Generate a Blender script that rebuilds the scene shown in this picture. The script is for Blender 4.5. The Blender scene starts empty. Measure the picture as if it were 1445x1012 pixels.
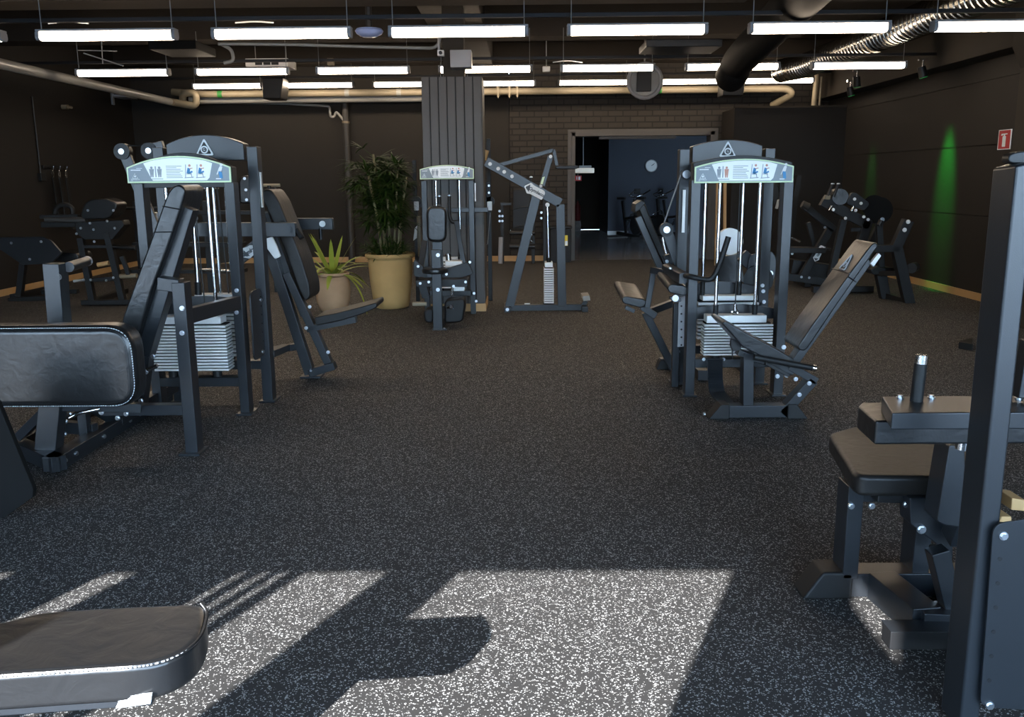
import bpy, math, random
from mathutils import Vector, Matrix
random.seed(7)
S = bpy.context.scene
COL = S.collection

# ------------------------------------------------------------------ camera
F, CXP, CYP, HC = 1250.0, 722.5, 506.0, 1.5
yaw, pitch, roll = math.radians(0.6), math.atan(252 / F), math.radians(0.5)
FW = Vector((-math.sin(yaw) * math.cos(pitch), math.cos(yaw) * math.cos(pitch), -math.sin(pitch)))
R0 = Vector((math.cos(yaw), math.sin(yaw), 0)); U0 = R0.cross(FW)
RT = R0 * math.cos(roll) - U0 * math.sin(roll)
UP = U0 * math.cos(roll) + R0 * math.sin(roll)
CAM = Vector((0, 0, HC))
cd = bpy.data.cameras.new('camera'); co = bpy.data.objects.new('camera', cd); COL.objects.link(co)
cd.sensor_width = 36; cd.sensor_fit = 'HORIZONTAL'; cd.lens = F / 1445 * 36; cd.clip_start = 0.05
m3 = Matrix((RT, UP, -FW)).transposed().to_4x4(); m3.translation = CAM; co.matrix_world = m3
S.camera = co

def ray(px, py): return FW + RT * ((px - CXP) / F) + UP * ((CYP - py) / F)
def G(px, py, z=0.0):
    d = ray(px, py); return CAM + d * ((z - HC) / d.z)
def W(px, py, Y):
    d = ray(px, py); return CAM + d * (Y / d.y)
def X(px, py, x):
    d = ray(px, py); return CAM + d * (x / d.x)

# ------------------------------------------------------------------ materials
def srgb(*c):
    return tuple((v / 255 / 12.92 if v <= 10 else ((v / 255 + .055) / 1.055) ** 2.4) for v in c) + (1,)
MAT = {}
def mat(name, col, rough=.5, metal=0.0, spec=.5, bump=0, bscale=40, var=0, vscale=6, emit=None, coat=0, alpha=None):
    m = bpy.data.materials.new(name); m.use_nodes = True; nt = m.node_tree; N = nt.nodes; L = nt.links
    b = N['Principled BSDF']
    if len(col) == 3: col = tuple(col) + (1,)
    b.inputs['Base Color'].default_value = col; b.inputs['Roughness'].default_value = rough
    b.inputs['Metallic'].default_value = metal; b.inputs['Specular IOR Level'].default_value = spec
    b.inputs['Coat Weight'].default_value = coat
    tc = N.new('ShaderNodeTexCoord')
    if var:
        n = N.new('ShaderNodeTexNoise'); n.inputs['Scale'].default_value = vscale; n.inputs['Detail'].default_value = 6
        L.new(tc.outputs['Object'], n.inputs['Vector'])
        mx = N.new('ShaderNodeMix'); mx.data_type = 'RGBA'
        mx.inputs[6].default_value = tuple(c * (1 - var) for c in col[:3]) + (1,)
        mx.inputs[7].default_value = tuple(min(1, c * (1 + var)) for c in col[:3]) + (1,)
        L.new(n.outputs['Fac'], mx.inputs[0]); L.new(mx.outputs[2], b.inputs['Base Color'])
    if bump:
        n = N.new('ShaderNodeTexNoise'); n.inputs['Scale'].default_value = bscale; n.inputs['Detail'].default_value = 5
        n.inputs['Distortion'].default_value = .6
        L.new(tc.outputs['Object'], n.inputs['Vector'])
        bp = N.new('ShaderNodeBump'); bp.inputs['Strength'].default_value = bump; bp.inputs['Distance'].default_value = .01
        L.new(n.outputs['Fac'], bp.inputs['Height']); L.new(bp.outputs['Normal'], b.inputs['Normal'])
    if emit:
        b.inputs['Emission Color'].default_value = emit[0] + (1,); b.inputs['Emission Strength'].default_value = emit[1]
    MAT[name] = m; return m

mat('steel', (.0130, .0150, .0180), .34, 0, .52, .04, 300, .12, 9)
mat('steel_dark', (.008, .008, .0085), .45, 0, .4, .04, 300)
mat('matt_black', (.006, .006, .006), .8, 0, .12)
mat('red_shaded', srgb(90, 18, 20)[:3], .5)  # red darkened in its colour for the shade of the corridor
mat('leather', (.010, .010, .0105), .30, 0, .5, .25, 15, .15, 12)
mat('leather_brown', (.014, .0125, .0115), .42, 0, .30, .25, 18, .2, 14)  # leather in a slightly paler, browner tone
mat('rubber', (.009, .009, .009), .55, 0, .35)
mat('chrome', (.78, .78, .78), .16, 1)
mat('plate_steel', (.74, .73, .70), .40, .15, .5, .05, 60, .10, 8)
mat('bolt_steel', (.55, .57, .6), .3, 1)
mat('white', (.78, .80, .80), .5)
mat('sheet_white', (.93, .95, .94), .45)
mat('panel_grey', srgb(132, 142, 148)[:3], .45)
mat('edge_lime', srgb(214, 232, 190)[:3], .5)
mat('ink', (.08, .09, .10), .6)
mat('ink_grey', (.30, .33, .35), .6)
mat('ink_blue', srgb(70, 140, 190)[:3], .6)
mat('ink_skin', srgb(205, 150, 130)[:3], .6)
mat('stitch', (.62, .64, .66), .6)
mat('wood', srgb(196, 158, 108)[:3], .55, 0, .4, .1, 60, .15, 3)
mat('pipe_beige', srgb(134, 124, 104)[:3], .5, 0, .4, .08, 20, .1, 5)
mat('pipe_grey', srgb(150, 150, 146)[:3], .38, 0, .5, .04, 30, .08, 5)
mat('pipe_dark', (.04, .038, .036), .5)
mat('galvanised', (.36, .34, .30), .22, 1, .5, 0, 1, .25, 12)
mat('plastic_grey', (.35, .35, .36), .4)
mat('plastic_white', (.7, .7, .7), .4)
mat('black_cable', (.01, .01, .01), .5)
mat('green_band', srgb(40, 120, 50)[:3], .5)
mat('red', srgb(186, 24, 30)[:3], .45)
mat('yellow', srgb(226, 196, 40)[:3], .5)
mat('blue_panel', srgb(60, 80, 120)[:3], .4)
mat('terracotta', srgb(180, 146, 94)[:3], .75, 0, .3, .12, 25, .16, 5)
mat('terracotta_pale', srgb(172, 140, 108)[:3], .75, 0, .3, .12, 25, .2, 6)
mat('soil', (.02, .014, .01), .9)
mat('leaf_dark', srgb(40, 58, 16)[:3], .6, 0, .15, 0, 1, .45, 4)
mat('leaf_agave', srgb(142, 152, 56)[:3], .45, 0, .5, 0, 1, .25, 5)
mat('stem', srgb(120, 110, 80)[:3], .7, 0, .3, .2, 40, .3, 20)
mat('wall_paint', srgb(44, 41, 37)[:3], .75, 0, .3, .08, 60, .10, 1.2)
mat('wall_side', srgb(40, 37, 34)[:3], .7, 0, .3, .06, 60, .10, 1.2)
mat('wall_blue', srgb(50, 56, 68)[:3], .6, 0, .3, .05, 40, .06, 1)
mat('ceiling_paint', srgb(45, 40, 35)[:3], .85, 0, .2, .15, 14, .15, 1.5)
mat('concrete_dark', srgb(60, 55, 48)[:3], .8, 0, .25, .15, 20, .15, 2)
mat('slats', srgb(80, 77, 74)[:3], .5, 0, .4, .05, 80, .10, 3)
mat('slat_gap', (.012, .012, .012), .7)
mat('outside_grey', (.32, .32, .31), .9)
mat('outside_floor', (.35, .34, .32), .9)
mat('gloss_floor', srgb(140, 140, 142)[:3], .15, 0, .5, 0, 1, .2, 1.5)
mat('led', (.9, .9, .9), .4, emit=((1.0, .80, .60), 26))
mat('exit_light', (.8, .8, .75), .4, emit=((1, .95, .8), .25))
mat('dome', srgb(130, 150, 200)[:3], .3)
mat('spot_lens', (.1, .8, .2), .3, emit=((.05, 1, .2), .25))

def floor_material():
    m = bpy.data.materials.new('rubber_floor'); m.use_nodes = True; nt = m.node_tree; N = nt.nodes; L = nt.links
    b = N['Principled BSDF']; tc = N.new('ShaderNodeTexCoord')
    warp = N.new('ShaderNodeTexNoise'); warp.inputs['Scale'].default_value = 70; warp.inputs['Detail'].default_value = 1
    L.new(tc.outputs['Object'], warp.inputs['Vector'])
    va = N.new('ShaderNodeVectorMath'); va.operation = 'SCALE'; va.inputs['Scale'].default_value = .016
    L.new(warp.outputs['Color'], va.inputs[0])
    vb = N.new('ShaderNodeVectorMath'); vb.operation = 'ADD'
    L.new(tc.outputs['Object'], vb.inputs[0]); L.new(va.outputs[0], vb.inputs[1])
    vo = N.new('ShaderNodeTexVoronoi'); vo.inputs['Scale'].default_value = 165; L.new(vb.outputs[0], vo.inputs['Vector'])
    sep = N.new('ShaderNodeSeparateColor'); L.new(vo.outputs['Color'], sep.inputs[0])
    pick = N.new('ShaderNodeMath'); pick.operation = 'LESS_THAN'; pick.inputs[1].default_value = .42; L.new(sep.outputs[0], pick.inputs[0])
    rad = N.new('ShaderNodeMapRange'); rad.inputs[1].default_value = 0; rad.inputs[2].default_value = 1
    rad.inputs[3].default_value = .25; rad.inputs[4].default_value = .55; L.new(sep.outputs[1], rad.inputs[0])
    near = N.new('ShaderNodeMath'); near.operation = 'LESS_THAN'; L.new(vo.outputs['Distance'], near.inputs[0]); L.new(rad.outputs[0], near.inputs[1])
    mul = N.new('ShaderNodeMath'); mul.operation = 'MULTIPLY'; L.new(pick.outputs[0], mul.inputs[0]); L.new(near.outputs[0], mul.inputs[1])
    big = N.new('ShaderNodeTexNoise'); big.inputs['Scale'].default_value = 1.2; big.inputs['Detail'].default_value = 4
    L.new(tc.outputs['Object'], big.inputs['Vector'])
    base = N.new('ShaderNodeMix'); base.data_type = 'RGBA'
    base.inputs[6].default_value = (.0205, .0190, .0178, 1); base.inputs[7].default_value = (.0285, .0262, .0245, 1)
    L.new(big.outputs['Fac'], base.inputs[0])
    mx = N.new('ShaderNodeMix'); mx.data_type = 'RGBA'; L.new(base.outputs[2], mx.inputs[6]); mx.inputs[7].default_value = (.36, .345, .325, 1)
    L.new(mul.outputs[0], mx.inputs[0]); L.new(mx.outputs[2], b.inputs['Base Color'])
    b.inputs['Roughness'].default_value = .75; b.inputs['Specular IOR Level'].default_value = .3
    MAT['rubber_floor'] = m
floor_material()

def brick_material():
    m = bpy.data.materials.new('painted_brick'); m.use_nodes = True; nt = m.node_tree; N = nt.nodes; L = nt.links
    b = N['Principled BSDF']; tc = N.new('ShaderNodeTexCoord')
    sp = N.new('ShaderNodeSeparateXYZ'); L.new(tc.outputs['Object'], sp.inputs[0])
    cb = N.new('ShaderNodeCombineXYZ'); L.new(sp.outputs[0], cb.inputs[0]); L.new(sp.outputs[2], cb.inputs[1])
    br = N.new('ShaderNodeTexBrick'); L.new(cb.outputs[0], br.inputs['Vector'])
    br.inputs['Color1'].default_value = srgb(54, 49, 43); br.inputs['Color2'].default_value = srgb(46, 42, 37)
    br.inputs['Mortar'].default_value = srgb(28, 25, 23); br.inputs['Scale'].default_value = 1
    br.inputs['Brick Width'].default_value = .27; br.inputs['Row Height'].default_value = .105; br.inputs['Mortar Size'].default_value = .012
    L.new(br.outputs['Color'], b.inputs['Base Color']); b.inputs['Roughness'].default_value = .8
    bp = N.new('ShaderNodeBump'); bp.inputs['Strength'].default_value = .8; bp.inputs['Distance'].default_value = .01; bp.invert = True
    L.new(br.outputs['Fac'], bp.inputs['Height']); L.new(bp.outputs['Normal'], b.inputs['Normal'])
    MAT['painted_brick'] = m
brick_material()

# ------------------------------------------------------------------ mesh kit
def V3(p): return Vector(p)
def roundpoly(pts, r, n=4):
    out = []; k = len(pts)
    for i in range(k):
        a, b, c = V3(pts[i - 1]), V3(pts[i]), V3(pts[(i + 1) % k])
        da, dc = a - b, c - b; ra = min(r, .48 * da.length); rc = min(r, .48 * dc.length)
        p, q = b + da.normalized() * ra, b + dc.normalized() * rc
        for j in range(n + 1):
            t = j / n; out.append(p * (1 - t) ** 2 + b * 2 * t * (1 - t) + q * t * t)
    return out
class MB:
    def __init__(s): s.v = []; s.f = []
    def add(s, vs, fs):
        o = len(s.v); s.v += [V3(p) for p in vs]; s.f += [tuple(i + o for i in f) for f in fs]; return s
    def box(s, x0, x1, y0, y1, z0, z1):
        vs = [(x, y, z) for z in (z0, z1) for y in (y0, y1) for x in (x0, x1)]
        return s.add(vs, [(0, 2, 3, 1), (4, 5, 7, 6), (0, 1, 5, 4), (2, 6, 7, 3), (0, 4, 6, 2), (1, 3, 7, 5)])
    def prism(s, pts, vec):
        n = len(pts); pts = [V3(p) for p in pts]; vec = V3(vec)
        nrm = Vector((0, 0, 0))
        for i in range(n): nrm += (pts[i] - pts[0]).cross(pts[(i + 1) % n] - pts[0])
        if nrm.dot(vec) > 0: pts = pts[::-1]
        vs = pts + [p + vec for p in pts]
        fs = [tuple(range(n)), tuple(range(2 * n - 1, n - 1, -1))]
        fs += [((i + 1) % n, i, n + i, n + (i + 1) % n) for i in range(n)]
        return s.add(vs, fs)
    def bar(s, p, q, w, d, ref=None):
        p, q = V3(p), V3(q); a = (q - p).normalized()
        if ref is None: ref = (0, 1, 0) if abs(a.y) < .8 else (1, 0, 0)
        r = V3(ref); r = (r - a * r.dot(a)).normalized(); u = a.cross(r)
        c = [p + u * (w / 2 * i) + r * (d / 2 * j) for i, j in ((-1, -1), (1, -1), (1, 1), (-1, 1))]
        return s.prism(c, q - p)
    def cyl(s, p, q, r, r2=None, n=14):
        p, q = V3(p), V3(q); r2 = r if r2 is None else r2; a = (q - p).normalized()
        e = Vector((0, 0, 1)) if abs(a.z) < .9 else Vector((1, 0, 0))
        u = a.cross(e).normalized(); w = a.cross(u)
        vs = []
        for c, rr in ((p, r), (q, r2)):
            vs += [c + (u * math.cos(2 * math.pi * i / n) + w * math.sin(2 * math.pi * i / n)) * rr for i in range(n)]
        fs = [tuple(range(n - 1, -1, -1)), tuple(range(n, 2 * n))] + [(i, (i + 1) % n, n + (i + 1) % n, n + i) for i in range(n)]
        return s.add(vs, fs)
    def tube(s, pts, r, n=8, closed=False):
        pts = [V3(p) for p in pts]; k = len(pts); rs = r if isinstance(r, (list, tuple)) else [r] * k
        tang = []
        for i in range(k):
            a = pts[i - 1] if (i or closed) else pts[i]; b = pts[(i + 1) % k] if (i < k - 1 or closed) else pts[i]
            tang.append((b - a).normalized())
        e = Vector((0, 0, 1)) if abs(tang[0].z) < .9 else Vector((1, 0, 0)); u = tang[0].cross(e).normalized()
        vs = []
        for i in range(k):
            u = (u - tang[i] * u.dot(tang[i])).normalized(); w = tang[i].cross(u)
            vs += [pts[i] + (u * math.cos(2 * math.pi * j / n) + w * math.sin(2 * math.pi * j / n)) * rs[i] for j in range(n)]
        fs = []
        for i in range(k if closed else k - 1):
            a, b = i * n, ((i + 1) % k) * n
            fs += [(a + j, a + (j + 1) % n, b + (j + 1) % n, b + j) for j in range(n)]
        if not closed: fs += [tuple(range(n - 1, -1, -1)), tuple(range((k - 1) * n, k * n))]
        return s.add(vs, fs)
    def lathe(s, c, prof, n=32):
        c = V3(c); vs = []; k = len(prof)
        for r, z in prof: vs += [c + Vector((r * math.cos(2 * math.pi * i / n), r * math.sin(2 * math.pi * i / n), z)) for i in range(n)]
        fs = [(j * n + i, j * n + (i + 1) % n, (j + 1) * n + (i + 1) % n, (j + 1) * n + i) for j in range(k - 1) for i in range(n)]
        fs += [tuple(range(n - 1, -1, -1)), tuple(range((k - 1) * n, k * n))]
        return s.add(vs, fs)

def world_loc(o):
    l = Vector((0, 0, 0))
    while o is not None: l += o.location; o = o.parent
    return l
def build(mb, name, m, parent=None, bevel=0, seg=2, smooth=True, angle=40, base=None):
    me = bpy.data.meshes.new(name); o = bpy.data.objects.new(name, me); COL.objects.link(o)
    if parent is not None: o.parent = parent; off = world_loc(parent)
    else:
        off = V3(base) if base is not None else Vector((0, 0, 0)); o.location = off
    me.from_pydata([p - off for p in mb.v], [], mb.f); me.validate(); me.update()
    me.materials.append(MAT[m] if isinstance(m, str) else m)
    if smooth:
        me.polygons.foreach_set('use_smooth', [True] * len(me.polygons)); me.set_sharp_from_angle(angle=math.radians(angle))
    if bevel:
        b = o.modifiers.new('soft_edges', 'BEVEL'); b.width = bevel; b.segments = seg; b.limit_method = 'ANGLE'
        b.angle_limit = math.radians(35); b.harden_normals = True
    return o
def tag(o, label, cat, group=None, kind=None):
    if label: o['label'] = label
    if cat: o['category'] = cat
    if group: o['group'] = group
    if kind: o['kind'] = kind
    return o
def thing(name, loc, label, cat, group=None):
    o = bpy.data.objects.new(name, None); o.empty_display_size = .1; COL.objects.link(o); o.location = loc
    return tag(o, label, cat, group)
def struct(mb, name, m, bevel=0, **k):
    o = build(mb, name, m, None, bevel, **k); o['kind'] = 'structure'; return o
def copy_tree(o, parent=None):
    c = o.copy(); COL.objects.link(c); c.parent = parent
    for ch in o.children: copy_tree(ch, c)
    return c

# part makers
def bar(root, name, p, q, w, d, m='steel', bev=.004, ref=None): return build(MB().bar(p, q, w, d, ref), name, m, root, bev)
def post(root, name, x, y, z0, z1, w=.06, d=.10, m='steel', bev=.004):
    return build(MB().box(x - w / 2, x + w / 2, y, y + d, z0, z1), name, m, root, bev)
def rod(root, name, p, q, r, m='chrome', n=14): return build(MB().cyl(p, q, r, n=n), name, m, root)
def tubep(root, name, pts, r, m='steel', n=10): return build(MB().tube(pts, r, n), name, m, root)
def smooth_path(pts, r=.05, n=5):
    pts = [V3(p) for p in pts]; out = [pts[0]]
    for i in range(1, len(pts) - 1):
        a, b, c = pts[i - 1], pts[i], pts[i + 1]; ra = min(r, .45 * (a - b).length); rc = min(r, .45 * (c - b).length)
        p, q = b + (a - b).normalized() * ra, b + (c - b).normalized() * rc
        for j in range(n + 1):
            t = j / n; out.append(p * (1 - t) ** 2 + b * 2 * t * (1 - t) + q * t * t)
    return out + [pts[-1]]
def pad(root, name, pts, vec, r=.04, bev=.022, m='leather', seg=4):
    return build(MB().prism(roundpoly(pts, r, 5), vec), name, m, root, bev, seg)
def slab(root, name, pts, vec, m='steel', r=0, bev=.004):
    return build(MB().prism(roundpoly(pts, r, 4) if r else pts, vec), name, m, root, bev)
def bolt(root, p, nrm=(0, -1, 0), r=.014, l=.010, m='bolt_steel'):
    r = r * .72; p = V3(p); nv = V3(nrm).normalized()
    return build(MB().cyl(p - nv * .004, p + nv * l * .45, r * 1.35, n=12).cyl(p + nv * l * .45, p + nv * l, r, n=6), 'bolt', m, root)
def text(root, name, body, size, org, xa, ya, m, ext=.0015, bold=0):
    cu = bpy.data.curves.new(name, 'FONT'); cu.body = body; cu.size = size; cu.extrude = ext; cu.align_x = 'CENTER'; cu.align_y = 'CENTER'
    cu.offset = bold; cu.resolution_u = 3
    t = bpy.data.objects.new('tmp_text', cu); COL.objects.link(t)
    dg = bpy.context.evaluated_depsgraph_get(); me = bpy.data.meshes.new_from_object(t.evaluated_get(dg))
    bpy.data.objects.remove(t); me.name = name
    xa, ya = V3(xa).normalized(), V3(ya).normalized(); za = xa.cross(ya)
    org = V3(org); off = world_loc(root) if root else Vector((0, 0, 0))
    for v in me.vertices: v.co = org + xa * v.co.x + ya * v.co.y + za * v.co.z - off
    me.materials.clear(); me.materials.append(MAT[m])
    o = bpy.data.objects.new(name, me); COL.objects.link(o); o.parent = root; return o
def emblem(root, c, s, m_ring='white', m_in='steel_dark', Y=0.0):
    """rounded triangle badge with a ring and the letter in the middle; faces -Y"""
    c = V3(c)
    tri = [c + Vector((0, 0, .62 * s)), c + Vector((-.55 * s, 0, -.38 * s)), c + Vector((.55 * s, 0, -.38 * s))]
    e = build(MB().prism(roundpoly(tri, .16 * s, 4), (0, -.006, 0)), 'emblem', m_ring, root)
    c2 = c + Vector((0, -.006, -.01 * s))
    tri2 = [c2 + Vector((0, 0, .44 * s)), c2 + Vector((-.40 * s, 0, -.28 * s)), c2 + Vector((.40 * s, 0, -.28 * s))]
    build(MB().prism(roundpoly(tri2, .10 * s, 4), (0, -.002, 0)), 'emblem_field', m_in, e)
    c3 = c2 + Vector((0, -.002, -.04 * s))
    build(MB().cyl(c3, c3 + Vector((0, -.003, 0)), .22 * s, n=24), 'emblem_ring', m_ring, e)
    build(MB().cyl(c3 + Vector((0, -.003, 0)), c3 + Vector((0, -.005, 0)), .14 * s, n=20), 'emblem_centre', m_in, e)
    text(e, 'lettering', 'G', .22 * s, c3 + Vector((0, -.007, 0)), (1, 0, 0), (0, 0, 1), m_ring)
    return e
def logo_sticker(root, a, b, h, normal, m='white', name='sticker'):
    """white maker's sticker along a line a->b with black lettering"""
    a, b = V3(a), V3(b); xa = (b - a).normalized(); nv = V3(normal).normalized(); ya = nv.cross(xa).normalized(); L = (b - a).length
    P = lambda x, y: a + xa * x + ya * y
    out = [P(0, -h * .05), P(h * .5, h * .62), P(h * .95, h * .5), P(L - .02, h * .5), P(L, h * .3), P(L, -h * .5), P(h * .95, -h * .5), P(h * .6, -h * .62)]
    st = build(MB().prism(roundpoly(out, h * .12, 3), nv * .003), name, m, root)
    text(st, 'lettering', 'Gymleco', h * .50, P(L * .62, 0) + nv * .004, xa, ya, 'ink', .001, .002)
    tri = [P(h * .16, -h * .1) + nv * .003, P(h * .52, h * .42) + nv * .003, P(h * .75, -h * .38) + nv * .003]
    build(MB().prism(roundpoly(tri, h * .08, 3), nv * .002), 'emblem', 'ink', st)
    return st

def placard(root, xa, xb, zb, zs, zm, y, pic=0):
    """arched instruction sign across the top of a weight-stack frame, faces -Y"""
    def arch(x, inset=0):
        t = (x - xa) / (xb - xa) * 2 - 1; return zs + (zm - zs) * (1 - abs(t) ** 2.0) - inset
    def shape(x0, x1, b, inset, yy, n=14):
        xs = [x0 + (x1 - x0) * i / n for i in range(n + 1)]
        return [(x0, yy, b)] + [(x, yy, arch(x, inset)) for x in xs] + [(x1, yy, b)]
    w = xb - xa; h = zs - zb
    pl = build(MB().prism(shape(xa, xb, zb, 0, y), (0, .012, 0)), 'placard', 'edge_lime', root, .002)
    i = .010
    build(MB().prism(shape(xa + i, xb - i, zb + i, i, y - .0005), (0, -.002, 0)), 'placard_panel', 'panel_grey', pl)
    y2 = y - .003
    sh = [(xa + .22 * w, y2, arch(xa + .17 * w, .014)), (xa + .235 * w, y2, zb + .028), (xa + .25 * w, y2, zb + .014), (xb - .23 * w, y2, zb + .014), (xb - .205 * w, y2, zb + .03), (xb - .17 * w, y2, arch(xb - .17 * w, .016))]
    sh[0] = (xa + .17 * w, y2, arch(xa + .17 * w, .014))
    top = [(xb - .17 * w + (xa + .17 * w - xb + .17 * w) * k / 10, y2, arch(xb - .17 * w + (xa + .17 * w - xb + .17 * w) * k / 10, .012)) for k in range(1, 10)]
    build(MB().prism(sh + top, (0, -.002, 0)), 'instruction_sheet', 'sheet_white', pl)
    y3 = y - .0055
    def fig(cx, s, m, bend=0):
        b = MB(); z = zb + .035; H = h * s
        b.prism([(cx - .012, y3, z + H * .45), (cx - .009, y3, z), (cx - .002, y3, z), (cx, y3, z + H * .35), (cx + .002, y3, z), (cx + .009, y3, z), (cx + .012, y3, z + H * .45), (cx + .015, y3, z + H * .85), (cx - .015, y3, z + H * .85)], (0, -.001, 0))
        b.cyl((cx, y3, z + H * .98), (cx, y3 - .001, z + H * .98), .008, n=10)
        return b
    build(fig(xa + .245 * w, .62, 'ink'), 'pictogram', 'ink_grey', pl)
    build(fig(xa + .32 * w, .62, 'ink'), 'pictogram', 'ink_grey' if not pic else 'ink_skin', pl)
    build(MB().box(xa + .278 * w, xa + .288 * w, y3 - .001, y3, zb + .035, zb + .035 + h * .7), 'pictogram', 'ink_grey', pl)
    b = MB()
    for k in range(8):
        z = zb + .03 + k * h * .105; L = (.155, .15, .14, .13, .16, .14, .10, .15)[k]
        b.box(xa + .385 * w, xa + (.385 + L) * w, y3 - .001, y3, z, z + h * .035)
    b.box(xa + .235 * w, xa + .35 * w, y3 - .001, y3, zb + .022, zb + .026)
    build(b, 'lettering', 'ink_grey', pl)
    for cx in (.60, .71):   # seated exerciser on a machine
        X0 = xa + cx * w; Z0 = zb + .03
        b = MB().bar((X0 - .022, y3, Z0), (X0 - .016, y3, Z0 + h * .85), .004, .001).bar((X0 - .028, y3, Z0), (X0 + .03, y3, Z0 + .004), .004, .001)
        b.bar((X0 - .015, y3, Z0 + h * .25), (X0 + .018, y3, Z0 + h * .25), .005, .001).bar((X0 + .02, y3, Z0), (X0 + .012, y3, Z0 + h * .3), .004, .001)
        build(b, 'pictogram', 'ink_grey', pl)
        b = MB().bar((X0 - .005, y3 - .001, Z0 + h * .28), (X0 + .004, y3 - .001, Z0 + h * .62), .018, .001).bar((X0 - .002, y3 - .001, Z0 + h * .3), (X0 + .024, y3 - .001, Z0 + h * .4), .010, .001)
        build(b, 'pictogram', 'ink_blue', pl)
        b = MB().cyl((X0 + .008, y3 - .001, Z0 + h * .78), (X0 + .008, y3 - .002, Z0 + h * .78), .008, n=10).bar((X0 + .004, y3 - .002, Z0 + h * .58), (X0 + .026, y3 - .002, Z0 + h * .62), .005, .001)
        build(b, 'pictogram', 'ink_skin', pl)
    X0 = xb - .09 * w; Z0 = zb + .02
    build(MB().bar((X0, y3, Z0 + h * .05), (X0 - .006, y3, Z0 + h * .5), .02, .001), 'pictogram', 'ink_blue', pl)
    build(MB().bar((X0 - .005, y3, Z0 + h * .48), (X0 + .002, y3, Z0 + h * .82), .017, .001).cyl((X0 + .004, y3, Z0 + h * .92), (X0 + .004, y3 - .001, Z0 + h * .92), .009, n=10)
          .bar((X0 - .008, y3, Z0 + h * .75), (X0 - .026, y3, Z0 + h * .3), .005, .001).box(X0 - .034, X0 - .002, y3 - .001, y3, Z0, Z0 + .006), 'pictogram', 'white', pl)
    c = V3((xa + .082 * w, y3, zb + .030 + h * .12)); s = h * .3
    build(MB().tube([c + Vector((0, 0, .6 * s)), c + Vector((-.6 * s, 0, -.4 * s)), c + Vector((.6 * s, 0, -.4 * s))], .003, 5, True).cyl(c, c + Vector((0, -.002, 0)), .2 * s, n=10), 'emblem', 'white', pl)
    text(pl, 'lettering', 'gymleco', .016, c + Vector((0, 0, -.62 * s)), (1, 0, 0), (0, 0, 1), 'white', .0005)
    b = MB().box(xa + .045 * w, xa + .14 * w, y3 - .001, y3, zb + h * .80, zb + h * .86).box(xa + .10 * w, xa + .155 * w, y3 - .001, y3, zb + h * .93, zb + h * .96)
    build(b, 'lettering', 'white', pl)
    return pl

def stack(root, x0, x1, y0, y1, z0, z1, n, topx=None, toph=.05):
    """weight stack: separate plates, narrower head plate, dark block as shade in the gaps"""
    p = (z1 - z0) / n
    for i in range(n):
        build(MB().box(x0, x1, y0, y1, z0 + i * p, z0 + (i + .66) * p), 'weight_plate', 'plate_steel', root, .002, 1)
    tx = topx or (x0 + .03, x1 - .03)
    build(MB().box(tx[0], tx[1], y0 + .005, y1 - .005, z1 + .004, z1 + toph), 'head_plate', 'plate_steel', root, .003)
    build(MB().box(x0 + .01, x1 - .01, y0 + .03, y1 - .004, z0 + .002, z1), 'gap_shade_block', 'matt_black', root)  # near full-width dark block that puts shade between the plates
    for f in (.2, .8):
        x = x0 + (x1 - x0) * f
        build(MB().cyl((x, (y0 + y1) / 2, z0 - .06), (x, (y0 + y1) / 2, z0 - .001), .03, n=14), 'rubber_stop', 'rubber', root)

# ------------------------------------------------------------------ room shell
XL, XR, YB, YF, ZC = -7.1, 5.62, 16.75, -1.6, 3.85
struct(MB().box(XL - .3, XR + .3, YF - .3, YB + .1, -.2, 0), 'floor', 'rubber_floor', smooth=False)
struct(MB().box(XL - .3, XR + .3, YF - .3, YB + .3, ZC, ZC + .2), 'ceiling', 'ceiling_paint', smooth=False)
struct(MB().box(XL - .3, XL, YF - .3, YB + .3, 0, ZC), 'wall_left', 'wall_side', smooth=False)
w = MB(); zz = [0, 1.02, 1.86, 2.62, ZC]
for a, b in zip(zz, zz[1:]): w.box(XR, XR + .3, YF - .3, YB + .3, a + (.006 if a else 0), b - .006)
w.box(XR + .012, XR + .28, YF - .3, YB + .3, 0, ZC)
struct(w, 'wall_right', 'wall_side', smooth=False)
# rear wall: plain left part, brick right part with the doorway
BX = W(719, 150, YB).x; DX0, DX1, DZ = W(806, 300, YB).x, W(1004, 300, YB).x, W(900, 186, YB).z
struct(MB().box(XL, BX - .55, YB, YB + .3, 0, ZC).box(BX - .545, BX - .01, YB + .02, YB + .3, 0, ZC), 'wall_rear', 'wall_paint', smooth=False)
struct(MB().box(BX, DX0, YB, YB + .3, 0, ZC).box(DX0, DX1, YB, YB + .3, DZ, ZC).box(DX1, XR, YB, YB + .3, 0, ZC), 'wall_rear_brick', 'painted_brick', smooth=False)
f = MB().box(DX0, DX0 + .07, YB - .03, YB + .33, 0, DZ).box(DX1 - .07, DX1, YB - .03, YB + .33, 0, DZ).box(DX0, DX1, YB - .03, YB + .33, DZ - .07, DZ)
f.box(DX0 - .07, DX1 + .07, YB - .02, YB, DZ, DZ + .05).box(DX0 - .07, DX0, YB - .02, YB, 0, DZ).box(DX1, DX1 + .07, YB - .02, YB, 0, DZ)
struct(f, 'door_1', 'slats', .004)
struct(MB().box(DX0 + .5, DX0 + 1.9, YB - .05, YB + .02, DZ - .13, DZ - .08), 'trim_1', 'steel_dark')
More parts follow.
